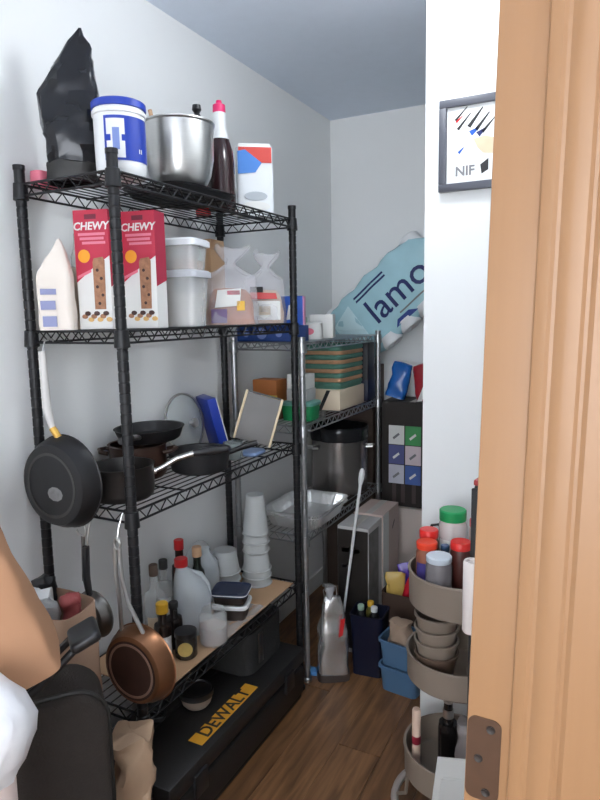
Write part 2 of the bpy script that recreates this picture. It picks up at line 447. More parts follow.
# syrup bottle
p = at(222, 200, 'x', -1.165)
t = thing('syrup_bottle', 'dark brown syrup bottle with bright pink cap on the top shelf', 'bottle', L3(p, S1), face(p))
t.scale = (1.03, 1.03, 1.14)
G().lathe([(0, 0), (.040, 0), (.043, .004), (.0445, .03), (.042, .13), (.038, .165), (.024, .205), (.018, .225), (.018, .272), (0, .272)], 28).build('bottle_body', M('syrup', (.03, .012, .014), .16, var=.2), t)
G().lathe([(.0185, .215), (.026, .2), (.0295, .193), (.021, .222), (.0195, .264), (.0185, .266)], 24).build('neck_label', WHITEPL, t)
G().lathe([(0, .298), (.008, .298), (.010, .29), (.019, .286), (.020, .268), (.0188, .265)], 20).build('cap', M('hot_pink_plastic', sr(220, 40, 105), .4), t)

# flour bag
p = at(255, 200, 'x', -1.145)
t = thing('flour_bag', 'white, blue and red paper flour bag at the end of the top shelf', 'bag', L3(p, S1), face(p)+.1)
t.scale = (1.12, 1, 1.06)
G().loft(soft(.112, .07, .215, 10, 32, 7, .002, 16, 2, close_top=True)).build('bag_body', M('flour_paper', (.74, .77, .8), .55, var=.04), t)
F = T(0, -.0365, 0) @ FRONT
panel('red_band', [(-.03, .165), (.05, .165), (.05, .213), (-.05, .213), (-.05, .2)], M('flour_red', sr(205, 60, 50), .5), t, F)
panel('blue_band', [(-.053, .13), (.0, .135), (.02, .165), (-.03, .205), (-.053, .2)], M('sky_blue_ink', sr(60, 125, 205), .5), t, F, .0012)
panel('grey_mark', circ(.0, .062, .035, 20, .014), M('pale_grey_ink', (.42, .46, .5), .5), t, F)
panel('white_panel', circ(.0, .03, .043, 20, .016), WHITECARD, t, F, .001)
G().box((0, 0, .222), (.1, .045, .014), bev=.004).build('folded_top', WHITECARD, t)
# small red box
p = at(203, 197, 'x', -1.27)
t = tag(G().box((0, 0, .05), (.05, .05, .1), bev=.002).build('small_carton', RED), 'small red carton behind the syrup bottle', 'carton'); t.location = L3(p, S1); t.rotation_euler = (0, 0, .6)
p = at(34, 165, 'x', -1.318)
t = thing('pink_glow_shape', 'flat pink shape added for the pink glow at the wall end of the top shelf', 'packet', (-1.338, 1.205, S1), .05)  # added pink shape that puts a pink glow on the wall into colour
G().loft(soft(.04, .10, .035, 5, 24, 4, .002, 20, 8)).build('packet_body', PINK, t)

# ================================================================== shelf 2
# crumpled paper sugar bag and clear bag of flour
p = at(43, 325, 'x', -1.255)
t = thing('sugar_bag', 'cream paper sugar bag with blue panels and pointed top', 'bag', L3((-1.27, 1.145), S2), face((-1.27, 1.145))-.25)
def tp(q): return (1, 1) if q < .62 else (1-.9*((q-.62)/.38), 1-.55*((q-.62)/.38))
rg = soft(.085, .06, .225, 14, 32, 5, .004, 14, 11, tp)
for r in rg:
    for v in r:
        if v.z > .14: v.x += (v.z-.14)*.18
G().loft(rg).build('bag_body', M('sugar_paper', sr(232, 222, 212), .6, var=.05), t, angle=50)
for k, (u, v, w, h) in enumerate(((-.012, .022, .034, .026), (-.014, .062, .036, .022), (-.012, .095, .038, .014))):
    panel('blue_panel', rectp(u-w/2, v-h/2, u+w/2, v+h/2), M('faded_blue_ink', sr(140, 145, 185), .6), t, T(0, -.034, 0) @ FRONT)
p2 = (-1.305, 1.215)
t = thing('flour_pouch', 'plain beige flour pouch tucked behind the pointed sugar bag', 'pouch', L3(p2, S2), face(p2))
G().loft(soft(.075, .05, .16, 10, 28, 4, .005, 16, 12)).build('pouch_body', M('beige_paper', sr(215, 195, 175), .6), t, angle=50)
p2 = (-1.318, 1.30)
t = thing('clear_bag', 'slack clear plastic bag of flour against the wall behind the sugar bag', 'bag', L3(p2, S2), face(p2))
G().loft(soft(.10, .035, .26, 12, 28, 3, .010, 11, 13, lambda q: (1-.25*q, 1-.5*q))).build('bag_film', film('cloudy_film', (.75, .72, .7), .4, .25), t, angle=60)
G().loft(soft(.088, .026, .15, 8, 24, 3, .003, 11, 14)).build('flour_fill', CREAM, t)

# two chewy granola bar boxes
def granola_box(loc, rz, label):
    w, d, h = .094, .056, .298
    t = thing('granola_box', label, 'box', loc, rz, 'granola bar boxes')
    G().box((0, 0, h/2), (w, d, h), bev=.0015, seg=1).build('carton', WHITECARD, t)
    F = front(d); S = side(w)
    pr = panel('red_print', [(-w/2, h), (-w/2, h*.40), (w*.06, h*.535), (w/2, h*.62), (w/2, h)], CRIMSON, t, F)
    panel('side_print', [(-d/2, h), (-d/2, h*.36), (d/2, h*.42), (d/2, h)], M('deep_red_card', sr(170, 36, 66), .5), t, S)
    panel('top_print', rectp(-w/2, -d/2, w/2, d/2), CRIMSON, t, T(0, 0, h))
    panel('offer_disc', circ(-w*.24, h*.62, .0165), M('orange_ink', sr(245, 165, 45), .5), t, F, .0014)
    bar = G()
    OAT = M('oat_bar', sr(165, 120, 92), .75, var=.45, scale=90, bump=.8, bscale=120)
    bar.prism([(.0, h*.17), (.03, h*.17), (.033, h*.58), (.028, h*.61), (.004, h*.60), (0, h*.57)], 0, .0016, F).build('bar_picture', OAT, t, smooth=False)
    for k in range(9):
        u = -.03+k*.0085; v = h*(.11+.03*math.sin(k*2.1))
        panel('oat_picture', circ(u, v, .008, 9, .006), (OAT, M('choc_ink', sr(70, 45, 40), .6), M('honey_ink', sr(215, 175, 110), .6))[k % 3], t, F, .002+.0001*k)
    for k, (u, v) in enumerate(((.012, .5), (.022, .43), (.01, .36), (.024, .29), (.014, .22))):
        panel('chip_picture', circ(u, h*v, .0042, 8), M('choc_ink', sr(70, 45, 40), .6), t, F, .0024)
    panel('brand_mark', rectp(-.016, h*.925, .016, h*.965), M('dark_red_ink', sr(110, 25, 50), .5), t, F, .001)
    text('CHEWY', .027, 'lettering', WHITECARD, t, (0, -d/2-.0012, h*.865), FR, shear=.15, bold=.0006)
    for k, (u0, u1) in enumerate(((-.036, .038), (-.032, .034), (-.026, .038))):
        panel('small_print', rectp(u0, h*(.79-.036*k), u1, h*(.812-.036*k)), M('rose_ink', sr(226, 130, 150), .5), t, F, .001)
    panel('small_print', [(-.044, h*.43), (-.005, h*.485), (-.005, h*.51), (-.044, h*.455)], PINK, t, F, .001)
    return t
pa = (-1.205, 1.228); pb = (-1.118, 1.305)
granola_box(L3(pa, S2), face(pa)-.5, 'red and white granola bar box standing next to the pointed sugar bag')
granola_box(L3(pb, S2), face(pb)-.5, 'red and white granola bar box standing next to the stacked storage tubs')

# cream carton and black bag behind
p = (-1.20, 1.43)
t = tag(G().box((0, 0, .10), (.05, .09, .20), bev=.002).build('tall_carton', CREAM), 'tall cream carton behind the second granola box', 'carton'); t.location = L3(p, S2); t.rotation_euler = (0, 0, .4)
panel('red_stripe', rectp(-.025, .012, .025, .024), RED, t, T(0, -.045, 0) @ FRONT)
t = thing('black_plastic_bag', 'crumpled black plastic bag stuffed above the cream carton', 'bag', (-1.215, 1.415, S2+.2005), .3)
G().loft(soft(.075, .1, .085, 10, 30, 2.6, .013, 22, 17, lambda q: (1-.35*q, 1-.35*q))).build('bag_body', BLACKFOIL, t, angle=60)

# storage tubs: lower and upper
p = at(187, 327, 'x', -1.115); rz = face(p)
def sq_tub(name, label, loc, rz, w0, w1, h, fill_h, fillmat, lid, group='plastic storage tubs'):
    t = thing(name, label, 'tub', loc, rz, group)
    e = 7
    rings = [sring(w0/2, w0/2, 0, 36, e), sring(w1/2, w1/2, h-.004, 36, e), sring(w1/2+.004, w1/2+.004, h-.003, 36, e), sring(w1/2+.004, w1/2+.004, h, 36, e), sring(w1/2-.002, w1/2-.002, h, 36, e), sring(w0/2-.002, w0/2-.002, .002, 36, e)]
    G().loft(rings).build('tub_wall', film('tub_plastic', (.82, .84, .86), .32, .25), t)
    k = fill_h/h; wf = w0+(w1-w0)*k
    G().loft([sring(w0/2-.004, w0/2-.004, .003, 36, e), sring(wf/2-.004, wf/2-.004, fill_h, 36, e)]).build('contents', fillmat, t)
    if lid:
        l = w1/2+.007
        G().loft([sring(l, l, h-.012, 36, e), sring(l, l, h+.003, 36, e), sring(l-.006, l-.006, h+.008, 36, e), sring(l-.014, l-.014, h+.004, 36, e)]).build('lid', lid, t)
    return t
sq_tub('storage_tub', 'clear tub of white flour at the bottom of a stack of two', L3(p, S2), rz-.5, .088, .108, .150, .095, M('flour_fill', (.82, .78, .72), .8), M('cloudy_lid', (.72, .74, .8), .35, var=.03, trans=.25))
sq_tub('storage_tub', 'clear tub of brown oats stacked on the flour tub', L3(p, S2+.155), rz-.45, .092, .108, .082, .030, M('oat_fill', sr(190, 150, 115), .8, var=.25, scale=80), M('white_lid', (.78, .8, .84), .35, var=.03))
t = thing('green_lid_jar', 'green lidded carton behind the stacked storage tubs', 'jar', (-1.262, 1.535, S2), 0)
G().lathe([(0, 0), (.04, 0), (.042, .004), (.042, .235), (0, .235)], 24).build('jar_body', CREAM, t)
G().lathe([(.043, .235), (.0445, .237), (.0445, .254), (.042, .256), (0, .256)], 24).build('lid', GREEN, t)
p = at(213, 300, 'x', -1.28)
t = tag(G().box((0, 0, .145), (.05, .10, .29), bev=.002).build('tall_carton', CARD), 'tall tan carton with green edge against the wall', 'carton'); t.location = L3(p, S2); t.rotation_euler = (0, 0, .1)
panel('green_edge', rectp(-.025, .2, -.008, .288), GREEN, t, T(0, -.05, 0) @ FRONT)

# bread bags
def bread_bag(loc, rz, label, loafmat, panels, seed, sx=1., clip=None):
    t = thing('bread_bag', label, 'bag', loc, rz, 'bagged loaves on the second shelf')
    w, d, h = .165*sx, .115, .19
    G().loft(soft(w*.86, d*.78, h*.60, 10, 28, 3, .006, 18, seed+40, lambda q: (1-.35*q**3, 1-.5*q**3))).build('loaf', loafmat, t, angle=60)
    rg = soft(w, d, h*.82, 10, 36, 3.6, .008, 20, seed, lambda q: (1-.12*q, 1-.25*q), close_top=False)
    top = rg[-1]; c = sum(top, Vector())/len(top)
    for s_, dz in ((.55, .012), (.22, .03), (.16, .042), (.5, .07), (.72, .092)):
        rg.append([Vector((c.x+(v.x-c.x)*s_+.01*dz/.09, c.y+(v.y-c.y)*s_, v.z+dz+.012*vnoise(v*60))) for v in top])
    G().loft(rg, cap=(True, False)).build('bag_film', film('bread_film', (.86, .84, .9), .24, .12), t, angle=70)
    for nm, poly, mt in panels: panel(nm, poly, mt, t, T(0, -d*.46, 0) @ FRONT)
    return t
PURP = M('purple_ink', sr(110, 85, 130), .45); LOAF = M('bread_crust', sr(170, 110, 75), .75, var=.3, scale=30)
p = at(231, 318, 'x', -1.135)
bread_bag(L3(p, S2), face(p), 'loaf in a clear bag with purple label beside the storage tubs', LOAF,
          [('purple_label', rectp(-.062, .006, -.012, .05), PURP), ('white_label', [(-.05, .055), (.03, .06), (.035, .115), (-.04, .11)], WHITECARD), ('yellow_mark', rectp(.02, .045, .045, .075), YEL), ('pink_mark', rectp(-.01, .095, .03, .108), PINK)], 21, 1.12)
p = at(265, 318, 'x', -1.14)
bread_bag(L3(p, S2), face(p), 'loaf in a clear bag with red label beside the corner post', M('pale_crust', sr(215, 185, 160), .75, var=.2, scale=30),
          [('red_label', [(-.055, .085), (.045, .085), (.04, .105), (-.05, .11)], RED), ('white_label', rectp(-.04, .012, .055, .078), WHITECARD), ('cream_mark', rectp(-.02, .03, .02, .06), CREAM), ('black_mark', rectp(-.05, .108, -.005, .128), INK)], 27, .95)

# ================================================================== shelf 3: pans, lid, booklet, board
def saucepan(name, label, loc, rz, r, h, mat, hl, handle_mat, hz=.0, group=None, rise=.05):
    t = thing(name, label, 'saucepan', loc, rz, group)
    G().lathe([(0, 0), (r*.88, 0), (r*.96, .006), (r, .02), (r, h-.004), (r+.003, h), (r-.001, h), (r-.003, h-.005), (r-.003, .02), (r*.9, .006), (0, .005)], 40).build('pan_body', mat, t)
    hd = G()
    pts = [(r-.002, 0, h*.72+hz), (r+.02, 0, h*.8+hz), (r+.06, 0, h*.9+rise*.45+hz), (r+.11, 0, h*.9+rise*.85+hz)]
    hd.tube(pts, [.007, .0065, .0075, .008], 10).build('handle', handle_mat, t)
    g = G(); g.tube([(r+.105, 0, h*.9+rise*.82+hz), (r+.15, 0, h*.9+rise*.95+hz), (r+hl, 0, h*.9+rise+hz)], [.0095, .0115, .009], 10).build('grip', BLACKPL, t)
    G().lathe([(0, -.006), (.009, -.005), (.009, .004), (0, .006)], 12, T(r+.002, 0, h*.72+hz) @ R(PI/2, 'Y')).build('rivet', STEEL, t)
    return t
DARKENAM = M('dark_enamel', (.022, .019, .018), .38, .15, var=.35, scale=25)
p = at(123, 496, 'x', -1.155)
saucepan('saucepan', 'black saucepan with curved steel and black handle nearest the corner post', L3(p, S3), .72, .084, .088, DARKENAM, .20, STEEL, rise=.03)
p = at(200, 470, 'x', -1.13)
t = thing('skillet', 'deep black skillet beyond the saucepan on the third shelf', 'skillet', L3(at(200, 470, 'x', -1.138), S3), .9)
r = .095; h = .062
G().lathe([(0, 0), (r*.82, 0), (r*.9, .006), (r, h), (r+.003, h+.002), (r-.003, h), (r*.87, .008), (0, .006)], 40).build('pan_body', NONSTICK, t)
G().tube([(r-.002, 0, h*.7), (r+.025, 0, h*.82), (r+.055, 0, h*.95), (r+.095, 0, h*1.05)], [.008, .008, .01, .009], 10).build('handle', BLACKPL, t)
# casserole at the back with a skillet resting on top
pc = (-1.265, 1.405)
t = thing('casserole', 'brown casserole pot with loop handles against the wall', 'pot', L3(pc, S3), .5)
r = .083; h = .10
BROWNENAM = M('brown_enamel', sr(62, 42, 34), .35, .2, var=.3, scale=25)
G().lathe([(0, 0), (r*.9, 0), (r, .012), (r, h-.003), (r+.005, h), (r-.003, h), (r-.004, .014), (0, .006)], 40).build('pot_body', BROWNENAM, t)
for s_ in (-1, 1):
    G().tube([(s_*(r-.002), -.03, h*.75), (s_*(r+.022), -.028, h*.8), (s_*(r+.032), 0, h*.82), (s_*(r+.022), .028, h*.8), (s_*(r-.002), .03, h*.75)], .006, 8).build('loop_handle', BROWNENAM, t)
t = thing('frying_pan', 'black frying pan laid tilted over the brown casserole', 'frying pan', (-1.245, 1.438, S3+.107), rot=(.02, .02, -1.15))
r = .102
G().lathe([(0, .0), (r*.8, 0), (r*.88, .005), (r, .036), (r+.003, .038), (r-.003, .037), (r*.85, .008), (0, .005)], 40).build('pan_body', NONSTICK, t)
G().lathe([(.055, -.0006), (.07, -.0006), (.07, .0004), (.055, .0004), (.055, -.0006)], 32).build('base_ring', STEELDK, t)
G().tube([(r-.002, 0, .026), (r+.03, 0, .034), (r+.075, 0, .042)], [.007, .008, .0085], 10).build('handle', STEEL, t)
G().tube([(r+.07, 0, .041), (r+.15, 0, .05)], [.010, .009], 10).build('grip', BLACKPL, t)
# glass lid against the wall
c = at(188, 423, 'x', -1.335)
t = thing('pot_lid', 'round glass pot lid with steel rim leaning on the wall behind the pans', 'lid', (-1.312, 1.715, S3), rot=(0, math.radians(82), 0))
r = .105
tl = T(-r, 0, 0)
G().lathe([(r, .0), (r*.8, .014), (r*.4, .024), (0, .027), (0, .024), (r*.4, .021), (r*.8, .011), (r-.003, -.001)], 40, tl).build('glass_dome', film('lid_glass', (.6, .64, .64), .45, .08), t)
G().lathe([(r-.004, -.003), (r+.002, -.003), (r+.002, .004), (r-.004, .004), (r-.004, -.003)], 40, tl).build('steel_rim', STEEL, t)
G().lathe([(0, .026), (.009, .026), (.008, .036), (.017, .042), (.015, .05), (0, .052)], 18, tl).build('knob', STEEL, t)
# blue booklet/carton and grey board
p = at(229, 440, 'x', -1.215)
t = thing('blue_carton', 'slim royal blue carton with white edge leaning on the third shelf', 'carton', L3((-1.285, 1.856), S3+.004), rot=(0, math.radians(-14), .95))
G().box((0, 0, .093), (.032, .13, .186), bev=.002).build('carton_body', BLUEPL, t)
G().box((.0172, -.06, .093), (.004, .008, .184)).build('white_edge', WHITECARD, t, smooth=False)
panel('white_mark', [(-.03, .02), (.03, .05), (.02, .075), (-.035, .05)], M('pale_blue_ink', sr(120, 140, 200), .5), t, side(.032))
t = thing('tray_board', 'grey tray board with cream edges leaning towards the corner post', 'board', (-1.152, 1.868, S3+.020), rot=(math.radians(-12), math.radians(17), face((-1.15, 1.9))-.05))
g = G().box((0, .006, .088), (.125, .006, .172), bev=.002).build('board_face', M('grey_board', (.2, .19, .185), .5, var=.12), t)
for x in (-.066, .066): G().box((x, .004, .09), (.009, .014, .18), bev=.002).build('cream_edge', M('cream_edge', sr(225, 205, 170), .5), t)
G().box((0, .006, .178), (.13, .010, .006), bev=.002).build('top_edge', M('dark_edge', (.1, .1, .1), .5), t)
# glass dish
p = at(226, 455, 'x', -1.12)
t = thing('glass_jar', 'small empty glass jar by the skillet handle', 'jar', L3((-1.125, 1.705), S3))
G().lathe([(0, 0), (.030, 0), (.034, .006), (.034, .05), (.032, .056), (.0295, .056), (.031, .05), (.031, .006), (0, .004)], 28).build('jar_glass', film('smoky_glass', (.35, .4, .4), .5, .08), t)
# slim steel knife block / flat pan lid edges: two flat lids under the handle grips
t = thing('bakeware_lid', 'flat blue-grey lid lying under the pan handles', 'lid', (-1.098, 1.786, S3), .1)
G().loft([sring(.033, .042, 0, 30, 5), sring(.036, .045, .006, 30, 5), sring(.032, .041, .014, 30, 5), sring(.02, .03, .016, 30, 5)]).build('lid_body', M('blue_grey_plastic', sr(110, 130, 165), .35), t)

# ================================================================== shelf 4: bottles and food tubs on a cardboard liner
ln = tag(G().box((-1.198, 1.60, T4+.0045), (.285, .77, .0025)).build('shelf_liner', CARD, smooth=False), 'tan cardboard liner sheet covering the shelf with the bottles', 'sheet')
Z4 = T4+.006
def bottle(name, label, loc, prof, mat, caps, rz=0, labels=(), cat='bottle', fill=None):
    t = thing(name, label, cat, loc, rz)
    G().lathe(prof, 28).build('bottle_body', mat, t)
    for nm, pr, m_ in caps: G().lathe(pr, 22).build(nm, m_, t)
    for nm, m_, r, z0, z1, a0, a1 in labels: wrap(nm, m_, t, r, z0, z1, a0, a1, 12)
    if fill: G().lathe(fill[0], 26).build('contents', fill[1], t)
    return t
def bprof(r, h, rn, hn):
    return [(0, 0), (r*.92, 0), (r, .006), (r, h*.62), (r*.92, h*.7), (rn*1.25, h-hn*1.3), (rn, h-hn), (rn, h), (0, h)]
def cap(r, z, h): return [(r*.98, z), (r, z+.001), (r, z+h-.002), (r*.9, z+h), (0, z+h)]
p = at(157, 643, 'z', Z4); OIL = M('oil', sr(190, 150, 70), .2, var=.1)
bottle('oil_bottle', 'clear glass oil bottle with dark stopper near the front corner post', L3(p, Z4), bprof(.033, .235, .013, .045), GLASSY,
       [('stopper', cap(.0135, .222, .035), M('dark_cork', sr(85, 68, 58), .7))], face(p), [('paper_label', CREAM, .033, .05, .10, -.8, .8)], fill=([(0, .003), (.03, .003), (.031, .045), (0, .045)], OIL))
p = (-1.282, 1.512)
bottle('vinegar_bottle', 'clear vinegar bottle with black cap standing at the wall', L3(p, Z4), bprof(.028, .215, .012, .05), GLASSY,
       [('cap', cap(.0145, .20, .03), BLACKPL)], face(p), [('paper_label', WHITECARD, .028, .04, .11, -.8, .8)])
p = at(167, 652, 'x', -1.165)
bottle('sauce_bottle', 'dark sauce bottle with yellow cap and white label', L3((-1.172, 1.368), Z4), bprof(.027, .145, .013, .03), M('dark_sauce', (.018, .01, .008), .2, var=.2),
       [('cap', cap(.0185, .138, .03), YEL)], .2, [('paper_label', WHITECARD, .027, .012, .07, .1, 1.5)])
bottle('soy_bottle', 'small black soy bottle between the yellow capped bottle and the jug', L3((-1.178, 1.428), Z4), bprof(.026, .135, .012, .03), M('black_sauce', (.012, .009, .009), .2),
       [('cap', cap(.015, .125, .018), BLACKPL)], .3)
p = (-1.19, 1.537)
t = thing('plastic_jug', 'clear plastic jug with red cap among the bottles', 'jug', L3(p, Z4), face(p))
JUG = film('jug_plastic', (.72, .78, .82), .5, .2)
rg = []
for q, a, cx in ((0, .052, 0), (.01, .058, 0), (.06, .061, 0), (.12, .06, 0), (.15, .055, -.004), (.18, .043, -.012), (.2, .028, -.022), (.213, .019, -.028), (.226, .0175, -.03)):
    rg.append(sring(a, a*.92, q, 30, 2.6, cx, 0))
G().loft(rg).build('jug_body', JUG, t, angle=60)
G().lathe(cap(.0215, .218, .026), 22, T(-.03, 0, 0)).build('cap', RED, t)
G().tube([(-.012, 0, .2), (.03, 0, .185), (.052, 0, .15), (.056, 0, .10)], .009, 10).build('handle', JUG, t)
p = at(207, 648, 'x', -1.068)
t = thing('glass_jar', 'squat clear jar with pinkish contents in front of the jug', 'jar', L3((-1.084, 1.50), Z4))
G().lathe([(0, 0), (.04, 0), (.0445, .006), (.0445, .088), (.036, .10), (.036, .108), (.034, .108), (.034, .1), (.042, .087), (.042, .007), (0, .004)], 28).build('jar_glass', GLASSY, t)
G().lathe([(0, .005), (.041, .006), (.041, .055), (0, .055)], 26).build('contents', M('pink_fill', sr(150, 120, 112), .6, var=.2, scale=40), t)
p = (-1.112, 1.398)
t = thing('spread_jar', 'small dark jar with a round yellow label in front of the bottles', 'jar', L3(p, Z4), face(p)-.1)
G().lathe([(0, 0), (.03, 0), (.033, .004), (.033, .06), (.03, .068), (0, .068)], 26).build('jar_body', M('dark_jar', (.03, .024, .02), .25), t)
G().lathe([(.031, .064), (.0335, .065), (.0335, .08), (0, .082)], 26).build('lid', BLACKPL, t)
panel('round_label', circ(0, .036, .022, 20), M('straw_label', sr(205, 180, 105), .6, var=.2, scale=60), t, T(0, -.0335, 0) @ FRONT)
bottle('brown_bottle', 'brown glass bottle with red cap standing by the wall', L3((-1.305, 1.625), Z4), bprof(.028, .235, .014, .05), M('brown_glass', (.035, .012, .008), .15),
       [('cap', cap(.0165, .222, .034), RED)], .4)
bottle('dark_bottle', 'dark green bottle with tan cap beside the brown bottle', L3((-1.253, 1.655), Z4), bprof(.025, .205, .013, .04), M('green_black_glass', (.012, .018, .012), .15),
       [('cap', cap(.0165, .195, .034), M('tan_cap', sr(205, 165, 130), .5))], .4)
t = thing('plastic_jug', 'milky empty jug without cap by the wall behind the food tubs', 'jug', L3((-1.283, 1.742), Z4), .6)
G().loft([sring(a, a*.9, q, 28, 3) for q, a in ((0, .046), (.008, .05), (.11, .05), (.14, .043), (.165, .024), (.175, .018), (.19, .018))], cap=(True, False)).build('jug_body', JUG, t, angle=60)
# two stacked food tubs
p = (-1.128, 1.672); DKFOOD = M('dark_food', (.03, .02, .016), .6, var=.4, scale=30)
def food_tub(label, loc, rz, lidm, h):
    t = thing('food_tub', label, 'tub', loc, rz, 'food tubs with lids')
    w, d = .118, .098
    G().loft([sring(w*.44, d*.44, 0, 32, 6), sring(w*.48, d*.48, h, 32, 6)]).build('tub_body', DKFOOD, t)
    G().loft([sring(w*.53, d*.53, h-.006, 32, 6), sring(w*.535, d*.535, h+.005, 32, 6), sring(w*.50, d*.50, h+.0075, 32, 6), sring(w*.46, d*.46, h+.004, 32, 6), sring(w*.3, d*.3, h+.004, 32, 6)]).build('lid', lidm, t)
    G().loft([sring(w*.537, d*.537, h-.001, 32, 6), sring(w*.546, d*.546, h+.0005, 32, 6), sring(w*.537, d*.537, h+.002, 32, 6)]).build('lid_rim', WHITEPL, t)
food_tub('dark food tub with white lid at the bottom of two', L3(p, Z4), .35, WHITEPL, .046)
food_tub('food tub with navy blue lid stacked on the white lidded one', L3(p, Z4+.055), .32, M('navy_lid', sr(44, 52, 76), .4), .034)
t = thing('plastic_film', 'crumpled clear plastic film spread under the food tubs', 'film', L3((-1.10, 1.63), Z4))
vs, fs = [], []
for i in range(11):
    for j in range(11):
        x, y = -.04+.08*i/10*1.1, -.10+.24*j/10
        vs.append((x, y, .0005+.006*abs(vnoise(Vector((x*40, y*30, 2))))*(1 if x > .005 else .02)))
for i in range(10):
    for j in range(10): fs.append((i*11+j, (i+1)*11+j, (i+1)*11+j+1, i*11+j+1))
G().add(vs, fs).build('film_sheet', CLEARPL, t)
# nested cups, upside down
def cups(name, label, x, y, z0, r0, r1, h, step, n, mat, group):
    for k in range(n):
        lb_ = label if isinstance(label, str) else label[k]
        t = tag(G().lathe([(r0+.0035, 0), (r0+.005, .002), (r0+.0035, .005), (r0, .005), (r1, h-.004), (r1-.002, h), (0, h), (0, h-.001), (r1-.0022, h-.001), (r0-.0012, .004), (r0+.0035, 0)], 32).build(name, mat), lb_, 'cup', group)
        t.location = (x, y, z0+k*step)
FROSTC = M('frosted_cup', (.66, .68, .68), .4, var=.03, trans=.3, ior=1.1)
cx, cy = -1.185, 1.935
cups('deli_cup', ('frosted deli cup, upside down on the liner under the tall stack', 'frosted deli cup, second up in the base of the tall stack', 'frosted deli cup directly under the tall drinking cups'), cx, cy, Z4, .053, .045, .066, .028, 3, FROSTC, 'deli cups under the tall cups')
cups('tall_cup', ('tall frosted drinking cup resting on the deli cups', 'tall frosted drinking cup in the middle of three nested', 'tall frosted drinking cup topmost on the stack'), cx, cy, Z4+.128, .049, .035, .150, .034, 3, FROSTC, 'tall cups on the stack')
cups('deli_cup', ('frosted deli cup at the bottom of the short stack by the wall', 'frosted deli cup in the middle of the short stack by the wall', 'frosted deli cup topmost of the short stack by the wall'), -1.272, 1.852, Z4, .053, .042, .085, .03, 3, FROSTC, 'short stack of deli cups')
t = thing('plastic_dome', 'large clear plastic dome cover leaning on the wall behind the cups', 'cover', (-1.358, 1.80, Z4+.092), rot=(0, math.radians(86), 0))
r = .085
G().lathe([(r+.004, 0), (r, .001), (r*.93, .008), (r*.7, .016), (r*.3, .02), (0, .021)], 36).build('dome', film('dome_plastic', (.62, .64, .64), .7, .3), t)

# ================================================================== under shelf 4: black tool case with the yellow label
t = thing('tool_case', 'long black tool case with yellow lettered label under the bottle shelf', 'tool case', (-1.17, 1.57, 0))
CASE = M('case_plastic', (.016, .015, .015), .45, var=.25, scale=30, bump=.15, bscale=160)
G().box((0, 0, .075), (.325, .80, .11), bev=.012).build('case_base', CASE, t)
lid = G().box((0, 0, .172), (.33, .81, .062), bev=.014).build('case_lid', CASE, t)
for x in (-.09, -.045): G().box((x, 0, .204), (.014, .70, .006), bev=.002).build('lid_rib', CASE, lid)
for y in (-.27, .27): G().box((.168, y, .135), (.012, .06, .07), bev=.004).build('latch', BLACKPL, t)
G().box((0, 0, .011), (.31, .78, .022), bev=.006).build('case_foot', CASE, t)
lb = G().box((.113, -.06, .2035), (.05, .32, .0018)).build('label_plate', M('label_yellow', sr(222, 160, 48), .5, var=.1), lid, smooth=False)
text('DEWALT', .062, 'lettering', INK, lb, (.113, -.06, .2047), (0, 0, PI/2), bold=.001)
t2 = thing('pet_bowl', 'dark bowl with pale underside on the black tool case', 'bowl', (-1.16, 1.50, .2078))
G().lathe([(0, 0), (.036, 0), (.046, .012), (.052, .032), (.052, .036)], 30).build('bowl_body', M('pale_ceramic', sr(150, 135, 122), .5), t2)
G().lathe([(.052, .036), (.055, .037), (.055, .054), (.05, .056), (.047, .05), (.03, .046), (0, .045)], 30).build('dark_rim', BLACKPL, t2)
t = thing('tool_bag', 'black tool bag with grey strap on the far end of the tool case', 'bag', (-1.19, 1.82, .2078), 0)
G().loft(soft(.22, .26, .15, 10, 36, 5, .006, 10, 31)).build('bag_body', M('black_canvas', (.018, .018, .018), .8, bump=.4, bscale=120), t)
G().box((.113, -.05, .08), (.006, .03, .11), bev=.002).build('strap', STEELDK, t)
G().tube([(0, -.08, .15), (0, -.06, .19), (0, .06, .19), (0, .08, .15)], .008, 8).build('handle', BLACKPL, t)
for k, (yy, xx) in enumerate(((1.30, -1.22), (1.385, -1.24))):
    t = thing('cable_coil', ('grey', 'dark')[k]+' coiled cable lying on the tool case behind its label', 'cable', (xx, yy, .2075))
    g = G()
    for j in range(3): g.tube([((.035+.004*j)*math.cos(a*PI/10), (.022+.003*j)*math.sin(a*PI/10), .005+.007*j) for a in range(20)], .004, 6, True)
    g.build('coil', (STEELDK, BLACKPL)[k], t)

